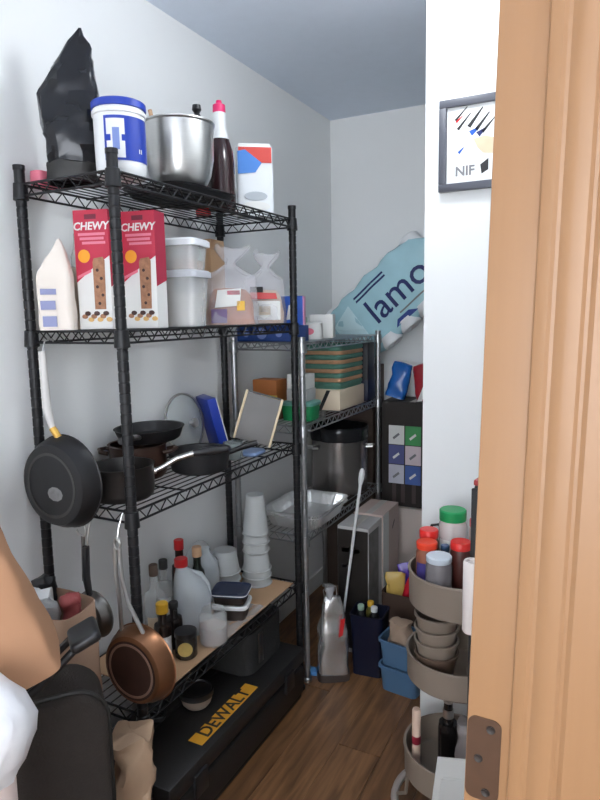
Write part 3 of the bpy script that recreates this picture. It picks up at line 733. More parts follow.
# ================================================================== pans hung on the end of the black rack
def hung_pan(name, label, c, r, depth, mat, basemat, hl, handle, y_tilt=0, hookz=None):
    """pan hanging flat with its base towards -y; c = centre of the rim circle"""
    t = thing(name, label, 'frying pan', c, rot=(0, y_tilt, 0))
    m = R(PI/2, 'X')       # local +z -> -y
    G().lathe([(r, 0), (r+.003, .001), (r, .003), (r*.97, depth*.45), (r*.86, depth*.92), (r*.78, depth), (0, depth), (0, depth-.003), (r*.78, depth-.003), (r*.95, depth*.45), (r-.003, 0), (r, 0)], 44, m).build('pan_body', mat, t)
    G().lathe([(r*.64, depth-.001), (r*.64, depth+.0015), (r*.70, depth+.0015), (r*.70, depth-.001)], 44, m).build('base_ring', basemat, t)
    handle(t, r, depth)
    return t
def h1(t, r, d):
    G().tube([(-.005, -.012, r-.004), (-.02, -.016, r+.02)], .009, 8).build('handle_neck', M('brass_neck', sr(190, 150, 70), .4, .6), t)
    G().tube([(-.019, -.016, r+.018), (-.034, -.016, r+.07), (-.042, -.012, r+.21)], [.008, .011, .009], 10).build('handle', M('pale_handle', (.62, .6, .58), .4), t)
    G().tube([(-.042, -.012, r+.2), (-.044, .0, r+.235), (-.044, .022, r+.24), (-.044, .03, r+.23)], .002, 6).build('hanging_hook', STEEL, t)
SCUFF = M('scuffed_base', (.07, .068, .066), .5, .3, var=.4)
pn = hung_pan('frying_pan', 'black frying pan with pale handle hung at the end of the rack', (-1.228, 1.098, 1.043), .118, .05, NONSTICK, SCUFF, .2, h1)
G().lathe([(0, .0006), (.02, .0012), (.026, .0)], 10, T(.012, -.05, -.02) @ R(PI/2, 'X'), sx=1, sy=.7).build('base_logo', M('worn_metal', (.3, .3, .3), .4, .5, var=.4, scale=80), pn)
COPPER = M('aged_copper', sr(132, 92, 66), .3, .85, var=.35, scale=14)
CBASE = M('dark_copper', sr(58, 36, 28), .5, .4, var=.4, scale=30)
def h2(t, r, d):
    for s_ in (-1, 1):
        G().tube([(-.01+s_*.036, -.02, r-.016), (-.03+s_*.014, -.024, r+.06), (-.045+s_*.009, -.02, r+.12), (-.05+s_*.007, -.016, r+.19)], .0052, 8).build('handle_rod', STEEL, t)
    G().tube([(-.05+.009*math.cos(a*PI/8), -.014, r+.2+.014*math.sin(a*PI/8)) for a in range(16)], .0035, 6, True).build('handle_eye', STEEL, t)
    G().tube([(-.05, -.014, r+.208), (-.05, -.006, r+.24), (-.05, .01, r+.27)], .0022, 6).build('hanging_hook', STEEL, t)
pc = hung_pan('frying_pan', 'copper frying pan with forked steel handle hung by the front corner post', (-.999, 1.09, .615), .097, .046, COPPER, M('copper_ring', sr(150, 120, 105), .4, .6), .2, h2)
G().lathe([(0, .0), (.074, .0)], 40, T(0, -.0466, 0) @ R(PI/2, 'X')).build('dark_base', CBASE, pc)
def h3(t, r, d):
    G().tube([(0, -.015, r-.004), (-.002, -.02, r+.05), (-.002, -.015, r+.125)], [.008, .010, .009], 8).build('handle', BLACKPL, t)
    G().tube([(-.002, -.01, r+.12), (-.002, .0, r+.17), (-.002, .012, r+.19)], .0022, 6).build('hanging_hook', STEEL, t)
hung_pan('frying_pan', 'small dark steel pan hung between the copper pan and the paper bag', (-1.162, 1.10, .70), .06, .032, STEELDK, STEELDK, .2, h3)
t = thing('hook_rod', 'steel rod on a wire hook hanging beside the black frying pan', 'utensil', (-1.20, 1.106, .78))
G().tube([(0, 0, 0), (.003, 0, .06), (.006, 0, .12)], .005, 8).build('rod', STEELDK, t)
G().tube([(.006, 0, .12), (.018, -.002, .125), (.02, -.002, .14), (.008, 0, .165), (.0, .01, .19)], .0025, 6).build('wire_hook', STEEL, t)
G().tube([(.006, 0, .12), (-.006, -.002, .125), (-.012, -.002, .135)], .0025, 6).build('wire_hook', STEEL, t)

# ================================================================== by the door: suitcase, paper bags, white bin
ps = (-1.03, .80); rz = face(ps)
t = thing('suitcase', 'dark brown soft suitcase standing in front of the paper bags', 'suitcase', L3(ps, .006), rz)
CLOTH = M('dark_brown_cloth', (.022, .016, .013), .85, var=.25, scale=60, bump=.5, bscale=260)
prof = []
w, h, cr = .27, .70, .07
for cxx, czz, a0 in ((w/2-cr, cr*.5, -90), (w/2-cr, h-cr, 0), (-w/2+cr, h-cr, 90), (-w/2+cr, cr*.5, 180)):
    rr = cr if czz > .2 else cr*.5
    cx_ = cxx if czz > .2 else math.copysign(w/2-rr, cxx)
    for k in range(9):
        a = math.radians(a0+k*11.25); prof.append((cx_+rr*math.cos(a), czz+rr*math.sin(a)))
def ring_y(y, s):
    return [Vector((u*s, y, h/2+(v-h/2)*(1-(1-s)*.4))) for u, v in prof]
G().loft([ring_y(-.075, .90), ring_y(-.068, .97), ring_y(-.055, 1), ring_y(.055, 1), ring_y(.068, .97), ring_y(.075, .9)]).build('case_body', CLOTH, t)
G().tube([Vector((u*1.004, -.058, h/2+(v-h/2)*1.002)) for u, v in prof], .005, 6, True).build('piping', M('black_piping', (.012, .011, .01), .5), t)
G().tube([(.10, -.078, .36), (.10, -.078, .44)], .004, 6).build('zip_pull', STEEL, t)
for s_ in (-1, 1): G().tube([(-.075, s_*.03-.035, h-.02), (.01, s_*.03-.035, h+.035), (.085, s_*.026-.03, h+.095)], .0085, 8).build('handle_arm', BLACKPL, t)
G().box((0, 0, 0), (.062, .085, .024), T(.10, -.03, h+.104) @ R(math.radians(-22), 'Y'), bev=.010, seg=3).build('handle_grip', BLACKPL, t)
# tall paper bag behind the suitcase, with rubbish in it
pb = (-1.165, .965)
t = thing('paper_bag', 'tall pale kraft paper bag full of odds and ends behind the suitcase', 'bag', L3(pb, 0), .08)
rg = soft(.185, .125, .785, 18, 40, 8, .010, 7, 51, lambda q: (1+.04*q, 1), close_top=False)
inn = [[Vector((v.x*.97, v.y*.97, v.z)) for v in r] for r in reversed(rg[9:])]
G().loft(rg+inn, cap=(True, True)).build('bag_paper', KRAFT2, t, angle=50)
for nm, lab, dx, dy, z, sx, mt, sd in (('plastic_wrapper', 'crumpled white plastic wrapper sticking out of the tall paper bag', -.045, .01, .74, .075, WHITEPL, 3), ('foil_scrap', 'grey crumpled foil scrap sticking out of the tall paper bag', .0, -.02, .735, .07, M('grey_foil', (.45, .46, .47), .35, .5), 5), ('can_scrap', 'red and dark round tin sticking out of the tall paper bag', .05, .02, .745, .045, M('rust_red', sr(150, 70, 70), .5), 9), ('black_wrapper', 'black wrapper poking up in the corner of the tall paper bag', -.062, .05, .755, .05, BLACKPL, 12)):
    c_ = Matrix.Rotation(.08, 3, 'Z') @ Vector((dx, dy, 0))
    o = tag(G().loft(soft(sx, sx*.8, .06, 7, 20, 2.5, .010, 30, sd)).build(nm, mt, angle=70), lab, 'rubbish'); o.location = (pb[0]+c_.x, pb[1]+c_.y, z)
# kraft bag tipped over on the suitcase
vdir = Vector((-.70, .70, 0))
c0 = at(60, 652, 'y', .775)
t = thing('paper_bag', 'brown kraft paper bag tipped over onto the suitcase', 'bag', (c0.x, c0.y, c0.z), rot=(0, 0, face((c0.x, c0.y))))
rg = soft(.24, .14, .405, 16, 40, 9, .008, 8, 61, lambda q: (1-.02*q, 1-.1*q), close_top=True)
m = R(math.radians(-19), 'Y') @ T(-.12, .0, .0)
G().loft(rg, m).build('bag_paper', KRAFT, t, angle=45)
# crumpled bag on the floor in front of the corner post
pq = (-1.005, 1.03)
t = thing('paper_bag', 'crumpled pale paper bag slumped at the foot of the corner post', 'bag', (-1.00, 1.035, 0), .8)
G().loft(soft(.105, .09, .46, 18, 44, 4, .020, 13, 71, lambda q: (1-.12*q, 1-.2*q))).build('bag_paper', M('crumpled_kraft', sr(178, 150, 124), .8, bump=.5, bscale=14), t, angle=40)
# white bin with its bag
pw = at(-32, 720, 'y', .555)
t = thing('waste_bin', 'white waste bin with a puffed white liner bag beside the suitcase', 'bin', (pw.x, pw.y, 0), .7)
G().lathe([(0, 0), (.052, 0), (.056, .01), (.060, .72), (.058, .76), (0, .76)], 36).build('bin_body', M('pinkish_white', sr(222, 205, 200), .5), t)
rg = [sring(a, a, z, 40, 2.2) for z, a in ((.74, .062), (.76, .078), (.785, .088), (.82, .092), (.85, .085), (.875, .065), (.885, .035))]
crumple(rg, .012, 22, 81)
G().loft(rg).build('liner_bag', M('white_bag', (.80, .80, .83), .4, var=.03, bump=.3, bscale=25), t, angle=60)

# ================================================================== grey rack, top shelf
LONGBLUE = M('blue_carton_print', sr(28, 62, 130), .45, var=.15, scale=20)
t = thing('flat_box', 'long flat blue box with pale round marks on the grey rack', 'box', (-1.20, 2.125, V1), 0)
G().box((0, 0, .03), (.265, .10, .06), bev=.002).build('carton', LONGBLUE, t)
for k, (u, r_) in enumerate(((-.09, .014), (-.02, .022), (.055, .014))): panel('pale_mark', circ(u, .031, r_, 18), M('pale_blue_ink', sr(120, 140, 200), .5), t, T(0, -.05, 0) @ FRONT)
t = thing('tea_box', 'bright blue box with pink end standing on the long flat box', 'box', (-1.115, 2.135, V1+.0605), .35)
G().box((0, 0, .055), (.085, .055, .11), bev=.002).build('carton', M('bright_blue_card', sr(28, 88, 190), .45), t)
G().box((.044, 0, .055), (.006, .054, .108), bev=.001).build('pink_end', M('lilac_pink', sr(215, 150, 190), .5), t)
panel('white_print', [(-.022, .02), (.012, .025), (.02, .085), (-.012, .075)], WHITECARD, t, T(0, -.0275, 0) @ FRONT)
t = thing('tissue_pack', 'small white packet with pink print behind the blue box', 'packet', (-1.125, 2.315, V1), .3)
G().loft(soft(.09, .07, .065, 8, 28, 3.5, .005, 25, 91)).build('packet_body', WHITECARD, t, angle=60)
panel('pink_print', circ(-.005, .032, .022, 16, .014), PINK, t, T(0, -.036, 0) @ FRONT)
t = thing('pale_tin', 'pale green round tin on its edge behind the white packet', 'tin', (-1.245, 2.42, V1), .4)
G().lathe([(0, 0), (.045, 0), (.046, .003), (.046, .085), (.044, .09), (0, .09)], 28).build('tin_body', M('pale_green_tin', sr(170, 200, 180), .4), t)
t = thing('white_carton', 'plain white carton beside the wrapped paper rolls', 'carton', (-1.135, 2.45, V1), .3)
G().box((0, 0, .05), (.10, .09, .10), bev=.003).build('carton_body', WHITECARD, t)

# wrapped pack of paper rolls, tipped against the partition
ang = math.radians(-41)
wc = Vector((-1.03, 3.012, 1.505))
t = thing('paper_roll_pack', 'large teal plastic wrapped pack of paper rolls lying tipped on the grey rack', 'pack', wc, rot=(0, ang, 0))
TEAL = M('teal_wrap', sr(172, 212, 222), .2, var=.12, scale=10, bump=.5, bscale=12)
ROLLW = M('paper_roll_white', (.80, .82, .84), .6, var=.04)
W, H2, Dp = .72, .34, .165
g = G(); rings = []
for i in range(19):
    q = -1+2*i/18
    k = (1-abs(q)**6)**.5 if abs(q) < 1 else .0
    k = max(k, .55)
    lump = 1+.035*math.cos(q*PI*5)
    r0 = sring(Dp/2*k*lump, H2/2*k*lump, 0, 40, 4.5)
    rings.append([Vector((W/2*q, v.x, v.y)) for v in r0])
crumple(rings, .007, 12, 95)
g.loft(rings).build('wrapper', TEAL, t, angle=60)
for i, u in enumerate((-.245, -.12, .0, .12, .245)):
    for s_ in (-1, 1):
        G().lathe([(.016, -.05), (.05, -.05), (.056, -.044), (.056, .044), (.05, .05), (.016, .05), (.016, -.05)], 26, T(u*1.1, s_*.012+.010, H2/2-.050) @ R(.12*s_, 'X')).build('paper_roll', ROLLW, t)
for v in (-.03,): 
    for i, u in enumerate((-.10, .02, .14)): G().lathe([(.016, -.05), (.052, -.05), (.056, -.044), (.056, .0), (.016, .0), (.016, -.05)], 26, T(u, -.03, -H2/2+.040)).build('paper_roll', ROLLW, t)
def conform(o, wr, off, cuts=2):
    """press flat print onto the front (-y) of a soft body"""
    from mathutils.bvhtree import BVHTree
    mw = wr.data; tree = BVHTree.FromPolygons([v.co for v in mw.vertices], [p_.vertices[:] for p_ in mw.polygons])
    me = o.data; me.transform(Matrix.LocRotScale(o.location, o.rotation_euler, None)); o.location = (0, 0, 0); o.rotation_euler = (0, 0, 0)
    bm = bmesh.new(); bm.from_mesh(me)
    back = [f for f in bm.faces if f.normal.y > -.5]; bmesh.ops.delete(bm, geom=back, context='FACES')
    bmesh.ops.triangulate(bm, faces=bm.faces[:])
    for _ in range(cuts):
        long = [e for e in bm.edges if e.calc_length() > .018]
        if long: bmesh.ops.subdivide_edges(bm, edges=long, cuts=1)
    for v in bm.verts:
        h_ = tree.ray_cast(Vector((v.co.x, -1, v.co.z)), Vector((0, 1, 0)))
        if h_[0] is not None: v.co.y = h_[0].y-off
    bm.to_mesh(me); bm.free(); me.update()
F = T(0, -.1185, 0) @ FRONT
NB = M('navy_band', sr(40, 66, 140), .4)
wr = [c for c in COL.objects if c.parent == t and c.name.startswith('wrapper')][0]
for v in (.110, .090): conform(panel('navy_stripe', [(-.11, v), (.09, v), (.09, v+.010), (-.105, v+.010)], NAVYINK, t, F), wr, .003, 3)
conform(text('lamo', .185, 'lettering', NAVYINK, t, (.085, -.1210, -.008), FR, bold=.001), wr, .003, 3)
conform(panel('grey_line', rectp(.03, -.10, .22, -.092), GREYINK, t, F), wr, .003, 3)
conform(panel('navy_patch', [(-.03, -.14), (.11, -.14), (.07, -.112), (.0, -.112)], NB, t, F), wr, .003, 3)
conform(panel('pale_panel', [(-.29, -.06), (-.16, -.10), (-.15, .11), (-.28, .08)], M('pale_teal_print', sr(205, 232, 238), .3, var=.06), t, F), wr, .002, 4)

# ================================================================== grey rack, middle shelf
Q = lambda px, py, y: at(px, py, 'y', y)
t = tag(G().box((0, 0, .045), (.11, .09, .09), bev=.003).build('carton', M('orange_card', sr(178, 108, 56), .6, var=.15)), 'orange brown carton near the wall on the middle grey shelf', 'carton'); t.location = (-1.255, 2.19, V2+.0705)
t = tag(G().box((0, 0, .035), (.16, .10, .07), bev=.003).build('carton', M('brown_card', sr(120, 82, 52), .6, var=.15)), 'dark brown carton under the orange brown one', 'carton'); t.location = (-1.279, 2.19, V2)
t = tag(G().box((0, 0, .029), (.085, .08, .058), bev=.003).build('carton', WHITECARD), 'small white carton at the top of a pile of two', 'carton'); t.location = (-1.125, 2.215, V2+.1255)
t = tag(G().box((0, 0, .024), (.09, .085, .048), bev=.003).build('carton', M('grey_white_card', (.5, .5, .5), .5, var=.2)), 'grey printed carton between white carton and green tub', 'carton'); t.location = (-1.125, 2.215, V2+.0775)
t = thing('green_tub', 'low green plastic tub with pale lid by the front of the middle grey shelf', 'tub', (-1.125, 2.21, V2), .1)
G().loft([sring(.062, .055, 0, 30, 6), sring(.068, .06, .064, 30, 6)]).build('tub_body', GREEN, t)
G().loft([sring(.071, .063, .06, 30, 6), sring(.071, .063, .072, 30, 6), sring(.06, .053, .076, 30, 6)]).build('lid', M('teal_lid', sr(110, 170, 160), .4), t)
t = thing('yellow_pouch', 'soft yellow pouch in front of the brown carton', 'pouch', (-1.225, 2.105, V2), .3)
G().loft(soft(.085, .04, .10, 8, 26, 3, .006, 22, 97)).build('pouch_body', M('lemon_film', sr(220, 195, 60), .35), t, angle=60)
t = thing('napkin_box', 'cream box with a black diagonal band under the striped basket', 'box', (-1.165, 2.60, V2), .0)
G().box((0, 0, .045), (.21, .29, .09), bev=.003).build('carton', CREAM, t)
panel('black_band', [(.0, .0), (.018, .0), (.06, .088), (.042, .088)], INK, t, T(0, -.145, 0) @ FRONT)
t = thing('woven_basket', 'teal and orange striped woven basket on the middle grey shelf', 'basket', (-1.165, 2.615, V2+.0905), 0)
TE = M('basket_teal', sr(78, 124, 110), .7, var=.25, scale=60, bump=.5, bscale=90); OR = M('basket_orange', sr(182, 138, 104), .7, var=.2, scale=60, bump=.5, bscale=90)
G().loft([sring(.10, .135, 0, 36, 8), sring(.104, .139, .19, 36, 8), sring(.098, .133, .19, 36, 8), sring(.094, .129, .006, 36, 8)]).build('basket_wall', TE, t)
for k in range(9):
    z = .010+k*.020
    G().loft([sring(.100+.0004*k, .135+.0004*k, z, 36, 8), sring(.1045+.0004*k, .1395+.0004*k, z+.004, 36, 8), sring(.1045+.0004*k, .1395+.0004*k, z+.014, 36, 8), sring(.1005+.0004*k, .1355+.0004*k, z+.018, 36, 8)], cap=(False, False)).build('woven_band', (TE if k % 2 == 0 else OR), t)
t = thing('black_case', 'black and navy box at the far end of the middle grey shelf', 'box', (-1.17, 2.818, V2), 0)
G().box((0, 0, .14), (.24, .10, .28), bev=.006).build('case_body', M('near_black', (.008, .008, .012), .5), t)
G().box((0, 0, .055), (.243, .103, .10), bev=.004).build('navy_sleeve', M('dark_navy', sr(18, 26, 52), .5), t)

# ================================================================== grey rack, bottom shelf: stock pot and foil tray
t = thing('stock_pot', 'tall steel stock pot lined with a black bag on the grey rack', 'pot', (-1.185, 2.735, V3), 0)
G().lathe([(0, 0), (.130, 0), (.135, .006), (.136, .30), (.140, .304), (.134, .305), (.131, .30), (.131, .01), (0, .008)], 44).build('pot_body', M('pot_steel', (.30, .28, .27), .25, .9, var=.1), t)
rg = [sring(a, a, z, 44, 2) for z, a in ((.255, .1395), (.275, .141), (.295, .142), (.312, .141), (.318, .136), (.312, .126), (.28, .11), (.24, .06))]
crumple(rg, .004, 40, 99); G().loft(rg, cap=(False, True)).build('bag_lining', BLACKFOIL, t, angle=60)
for a in (-2.2, .2): G().tube([(.137*math.cos(a-.2), .137*math.sin(a-.2), .22), (.165*math.cos(a-.15), .165*math.sin(a-.15), .222), (.165*math.cos(a+.15), .165*math.sin(a+.15), .222), (.137*math.cos(a+.2), .137*math.sin(a+.2), .22)], .005, 8).build('handle', STEEL, t)
FOIL = M('foil', (.9, .92, .92), .3, .75, var=.15, scale=30, bump=1, bscale=60)
for k, (lab, z, s_) in enumerate((('crinkled foil tray resting on an identical tray', .016, 1), ('crinkled foil tray underneath another on the grey rack', .0, 1))):
    t = thing('foil_tray', lab, 'tray', (-1.135, 2.265, V3+.001+z), .0, 'nested foil trays')
    a, b = .125, .165
    rg = [sring(a*.82, b*.86, 0, 64, 6), sring(a*.84, b*.88, .004, 64, 6), sring(a*.97, b*.975, .048, 64, 6), sring(a*1.06, b*1.05, .05, 64, 6), sring(a*1.065, b*1.055, .054, 64, 6), sring(a*.99, b*.99, .053, 64, 6), sring(a*.955, b*.96, .048, 64, 6), sring(a*.82, b*.86, .006, 64, 6), sring(a*.4, b*.4, .007, 64, 6)]
    for r_ in rg[1:-1]:
        for i_, v in enumerate(r_):
            f_ = 1+.022*(1 if i_ % 2 else -1); v.x *= f_; v.y *= f_
    G().loft(rg).build('tray_body', FOIL, t, angle=12)

# ================================================================== behind the rack end: cartons and black box
def carton(label, x0, x1, y0, y1, z0, z1, mat, prints, name='carton'):
    t = thing(name, label, 'box', ((x0+x1)/2, (y0+y1)/2, z0))
    w, d, h = x1-x0, y1-y0, z1-z0
    G().box((0, 0, h/2), (w, d, h), bev=.002, seg=1).build('box_body', mat, t)
    G().box((0, 0, h+.0006), (.03, d*.98, .001)).build('tape', M('tape', (.55, .52, .48), .35), t, smooth=False)
    for nm, f, poly, mt in prints: panel(nm, poly, mt, t, front(d) if f == 'f' else side(w))
    return t
GREYC = M('grey_carton', (.50, .49, .49), .55, var=.05)
carton('carton with dark printed front below the foil tray', -1.025, -.885, 2.335, 2.50, 0, .565, GREYC,
       [('dark_print', 'f', rectp(-.068, .02, .068, .55), M('dark_brown_ink', (.02, .016, .014), .5)), ('pale_print', 'f', rectp(-.05, .38, -.005, .395), GREYINK), ('pale_print', 'f', rectp(-.05, .45, .03, .47), M('mid_ink', (.3, .28, .27), .5)), ('dark_side', 's', rectp(-.08, .05, .04, .54), M('grey_print', (.17, .165, .16), .55, var=.5, scale=25))])
carton('pinkish white carton directly behind the dark fronted one', -1.02, -.882, 2.505, 2.725, 0, .572, M('pinkish_carton', sr(200, 180, 172), .6, var=.04),
       [('white_strip', 's', rectp(-.105, .0, -.03, .57), WHITECARD), ('dark_mark', 's', [(.02, .47), (.05, .50), (.05, .51), (.02, .48)], INK)])
carton('plain pale carton under the tall black box', -1.02, -.70, 2.86, 3.09, 0, .50, M('pale_carton', sr(208, 194, 186), .6, var=.04), [])
carton('tall dark brown carton standing against the back wall behind the grey rack', -1.365, -1.085, 2.93, 3.10, 0, 1.19, M('dark_brown_carton', sr(74, 60, 52), .6, var=.08), [])
bx = carton('tall black box with six coloured picture squares', -1.02, -.71, 2.88, 3.08, .502, 1.025, M('black_carton', (.02, .015, .013), .5), [], 'display_box')
sq = [(0, 0, WHITECARD), (1, 0, M('sq_green', sr(70, 150, 90), .5)), (0, 1, M('sq_indigo', sr(84, 90, 140), .5)), (1, 1, M('sq_rose', sr(215, 200, 205), .5)), (0, 2, M('sq_pale', sr(195, 195, 205), .5)), (1, 2, M('sq_blue', sr(70, 100, 165), .5))]
for i, j, mt in sq:
    panel('picture_square', rectp(-.118+.084*i, .405-.098*j-.094, -.118+.084*i+.078, .405-.098*j), mt, bx, front(.20), .0015)
    panel('square_mark', [(-.118+.084*i+.02, .405-.098*j-.06), (-.118+.084*i+.05, .405-.098*j-.035), (-.118+.084*i+.056, .405-.098*j-.045), (-.118+.084*i+.026, .405-.098*j-.07)], (GREYINK if mt in (WHITECARD, MATS['sq_pale'], MATS['sq_rose']) else WHITECARD), bx, front(.20), .0025)
for u in (-.10, -.055, .0): panel('faint_print', rectp(u, .02, u+.02, .12), M('dim_ink', (.07, .05, .05), .5), bx, front(.20))
t = thing('snack_bag', 'bright blue film bag lying on the tall black box', 'bag', (-.972, 2.94, 1.04), rot=(0, math.radians(15), .1))
G().loft(soft(.10, .07, .17, 10, 30, 3, .008, 18, 103, lambda q: (1-.1*q, 1-.5*q))).build('bag_film', M('blue_film', sr(32, 100, 180), .25), t, angle=60)
t = thing('snack_bag', 'red film bag with white corner on top of the tall black box', 'bag', (-.78, 2.94, 1.038), rot=(0, math.radians(-8), .1))
G().loft(soft(.15, .09, .17, 10, 30, 3.5, .008, 16, 105, lambda q: (1, 1-.6*q))).build('bag_film', M('red_film', sr(165, 40, 52), .3), t, angle=60)
panel('white_corner', [(-.07, .0), (-.045, .0), (-.01, .06), (-.03, .07)], WHITECARD, t, T(0, -.052, 0) @ FRONT)
panel('white_streak', [(-.01, .08), (.005, .08), (.02, .12), (.008, .12)], WHITECARD, t, T(0, -.05, 0) @ FRONT)

# ================================================================== floor at the back
t = thing('foil_wine_bag', 'silver foil pouch with spout standing on the floor by the rack', 'pouch', (-.962, 2.135, 0), .55)
SILV = M('silver_foil', (.62, .61, .6), .26, .8, var=.12, scale=20, bump=.35, bscale=16)
def tq(q): return (1.0, 1) if q < .55 else (1-.45*((q-.55)/.45), 1-.7*((q-.55)/.45))
G().loft(soft(.125, .085, .34, 16, 36, 4.5, .007, 13, 111, tq)).build('pouch_body', SILV, t, angle=55)
G().lathe([(0, 0), (.015, 0), (.015, .03), (.020, .032), (.020, .05), (0, .052)], 18, T(-.01, -.0, .335)).build('spout', M('grey_spout', (.4, .4, .42), .4), t)
G().tube([(-.03, 0, .33), (-.036, -.005, .37), (-.012, -.008, .40), (.014, -.005, .385), (.018, 0, .35)], .003, 6).build('carry_loop', STEEL, t)
panel('red_mark', [(.018, .19), (.034, .20), (.044, .27), (.026, .265)], RED, t, T(0, -.044, 0) @ FRONT)
G().loft([sring(.058, .04, .0, 30, 4), sring(.066, .046, .002, 30, 4), sring(.066, .046, .03, 30, 4), sring(.0655, .0455, .032, 30, 4)], cap=(True, False)).build('dark_base', M('dark_base', (.05, .035, .03), .5), t)
t = thing('cleaning_wand', 'white plastic wand with rounded tip leaning on the cartons', 'wand', (-.995, 2.255, 0))
top = Vector((-.905, 2.318, .815))-Vector((-.995, 2.255, 0))
G().tube([(0, 0, .004), top*.3, top*.6, top*.94], [.0055, .0055, .0065, .007], 10).build('shaft', WHITEPL, t)
G().tube([top*.93, top*.955, top*.985, top*1.005, top*1.012], [.008, .012, .0125, .009, .004], 12).build('tip', WHITEPL, t)
t = thing('navy_bin', 'dark navy box bin standing between silver pouch and light blue bins', 'bin', (-.848, 2.25, 0), .1)
G().loft([sring(.060, .055, 0, 32, 8), sring(.068, .062, .245, 32, 8), sring(.071, .065, .25, 32, 8), sring(.071, .065, .256, 32, 8), sring(.064, .058, .256, 32, 8), sring(.058, .052, .15, 32, 8)]).build('bin_body', M('midnight_plastic', sr(16, 22, 46), .45), t)
for k, (dx, dy, mt, lab) in enumerate(((-.03, -.02, M('pale_green_cap', sr(160, 190, 170), .4), 'bottle with pale green cap standing in the navy bin'), (.025, -.015, WHITEPL, 'bottle with white cap standing in the navy bin'), (-.005, .025, YEL, 'bottle with yellow cap standing in the navy bin'))):
    bottle('small_bottle', lab, (-.848+dx, 2.25+dy, .151), [(0, 0), (.018, 0), (.02, .004), (.02, .09), (.012, .108), (.012, .118), (0, .118)], BLACKPL if k != 2 else M('olive_bottle', sr(90, 85, 40), .3), [('cap', cap(.0135, .112, .02), mt)])
BLUEBIN = M('blue_bin_plastic', sr(84, 118, 152), .4, var=.06)
for k, lab in enumerate(('light blue plastic bin on the floor under its twin', 'light blue plastic bin stacked on its twin')):
    t = thing('storage_bin', lab, 'bin', (-.682, 2.20, k*.1045), -.12, 'light blue stacked bins')
    G().loft([sring(.072, .068, 0, 36, 7), sring(.080, .076, .092, 36, 7), sring(.086, .082, .094, 36, 7), sring(.086, .082, .104, 36, 7), sring(.079, .075, .104, 36, 7), sring(.070, .066, .006, 36, 7)]).build('bin_body', BLUEBIN, t)
t = thing('crate', 'dark brown crate of snacks behind the light blue bins', 'crate', (-.735, 2.425, 0), 0)
G().loft([sring(.095, .085, 0, 32, 9), sring(.1, .09, .30, 32, 9), sring(.094, .084, .30, 32, 9), sring(.09, .08, .20, 32, 9)]).build('crate_body', M('crate_brown', sr(70, 52, 42), .6), t)
for k, (nm, lab, dx, dy, dz, rx, mt) in enumerate((('snack_bag', 'purple crisp bag in the brown crate', -.012, .04, .03, -.1, M('violet_film', sr(84, 52, 170), .25)), ('snack_bag', 'scarlet crisp bag in the brown crate', -.0, -.02, .012, .3, M('scarlet_film', sr(205, 36, 56), .25)), ('snack_bag', 'golden crisp bag in the brown crate', -.048, -.02, .0, -.05, M('gold_film', sr(205, 170, 90), .3)))):
    o = tag(G().loft(soft(.08, .035, .16, 10, 26, 3, .007, 20, 120+k, lambda q: (1, 1-.7*abs(2*q-1)**3))).build(nm, mt, angle=60), lab, 'bag', 'crisp bags in the crate'); o.location = (-.735+dx, 2.425+dy, .203+dz); o.rotation_euler = (0, rx, .3)
t = thing('tan_cloth', 'pale tan cloth bundled in the upper light blue bin', 'cloth', (-.70, 2.20, .112))
G().loft(soft(.12, .11, .15, 10, 30, 2.6, .014, 20, 131, lambda q: (1-.4*q, 1-.4*q))).build('cloth_body', M('tan_cloth', sr(175, 150, 130), .85, bump=.4, bscale=60), t, angle=60)
t = tag(G().loft(soft(.05, .04, .018, 4, 18, 2.4, .006, 40, 133)).build('plastic_scrap', M('scrap_blue', sr(80, 140, 200), .4)), 'scrap of light blue plastic on the floor at the rack foot', 'scrap'); t.location = (-1.045, 2.125, 0)

# ================================================================== three tier carousel of jars by the partition
cc = (-.352, 1.622)
t = thing('carousel_rack', 'taupe three tier carousel trolley of jars in front of the partition wall', 'rack', L3(cc, 0))
RR = .135
for z, dx, dy, dh in ((.668, 0, 0, .095), (.452, -.004, -.0, .078), (.165, -.006, -.012, .085)):
    G().lathe([(0, 0), (RR-.006, 0), (RR, .006), (RR+.001, dh-.004), (RR+.004, dh-.002), (RR+.003, dh+.002), (RR-.003, dh+.001), (RR-.004, .009), (RR-.008, .005), (0, .005)], 52, T(dx, dy, z)).build('round_tray', TAUPE, t)
G().lathe([(0, .02), (.012, .02), (.012, .75), (0, .75)], 16, T(.115, .02, 0)).build('pole', TAUPE, t)
G().tube([((RR+.022)*math.cos(a*PI/20)-.01, (RR+.022)*math.sin(a*PI/20)-.02, .075) for a in range(40)], .011, 10, True).build('base_ring', M('pale_taupe', sr(165, 155, 148), .4), t)
for a in (-2.6, -1.2, .3, 2): G().lathe([(0, 0), (.014, 0), (.016, .012), (.012, .026), (.007, .03), (.007, .07), (0, .07)], 16, T((RR+.022)*math.cos(a)-.01, (RR+.022)*math.sin(a)-.02, 0)).build('caster', BLACKPL, t)
for a in (-2.9, -1.9, .6, 2.2):
    G().tube([((RR+.022)*math.cos(a)-.01, (RR+.022)*math.sin(a)-.02, .075), ((RR+.004)*math.cos(a+.2), (RR+.004)*math.sin(a+.2)-.01, .1), ((RR+.001)*math.cos(a+.3), (RR+.001)*math.sin(a+.3)-.01, .18)], .005, 8).build('frame_strut', TAUPE, t)
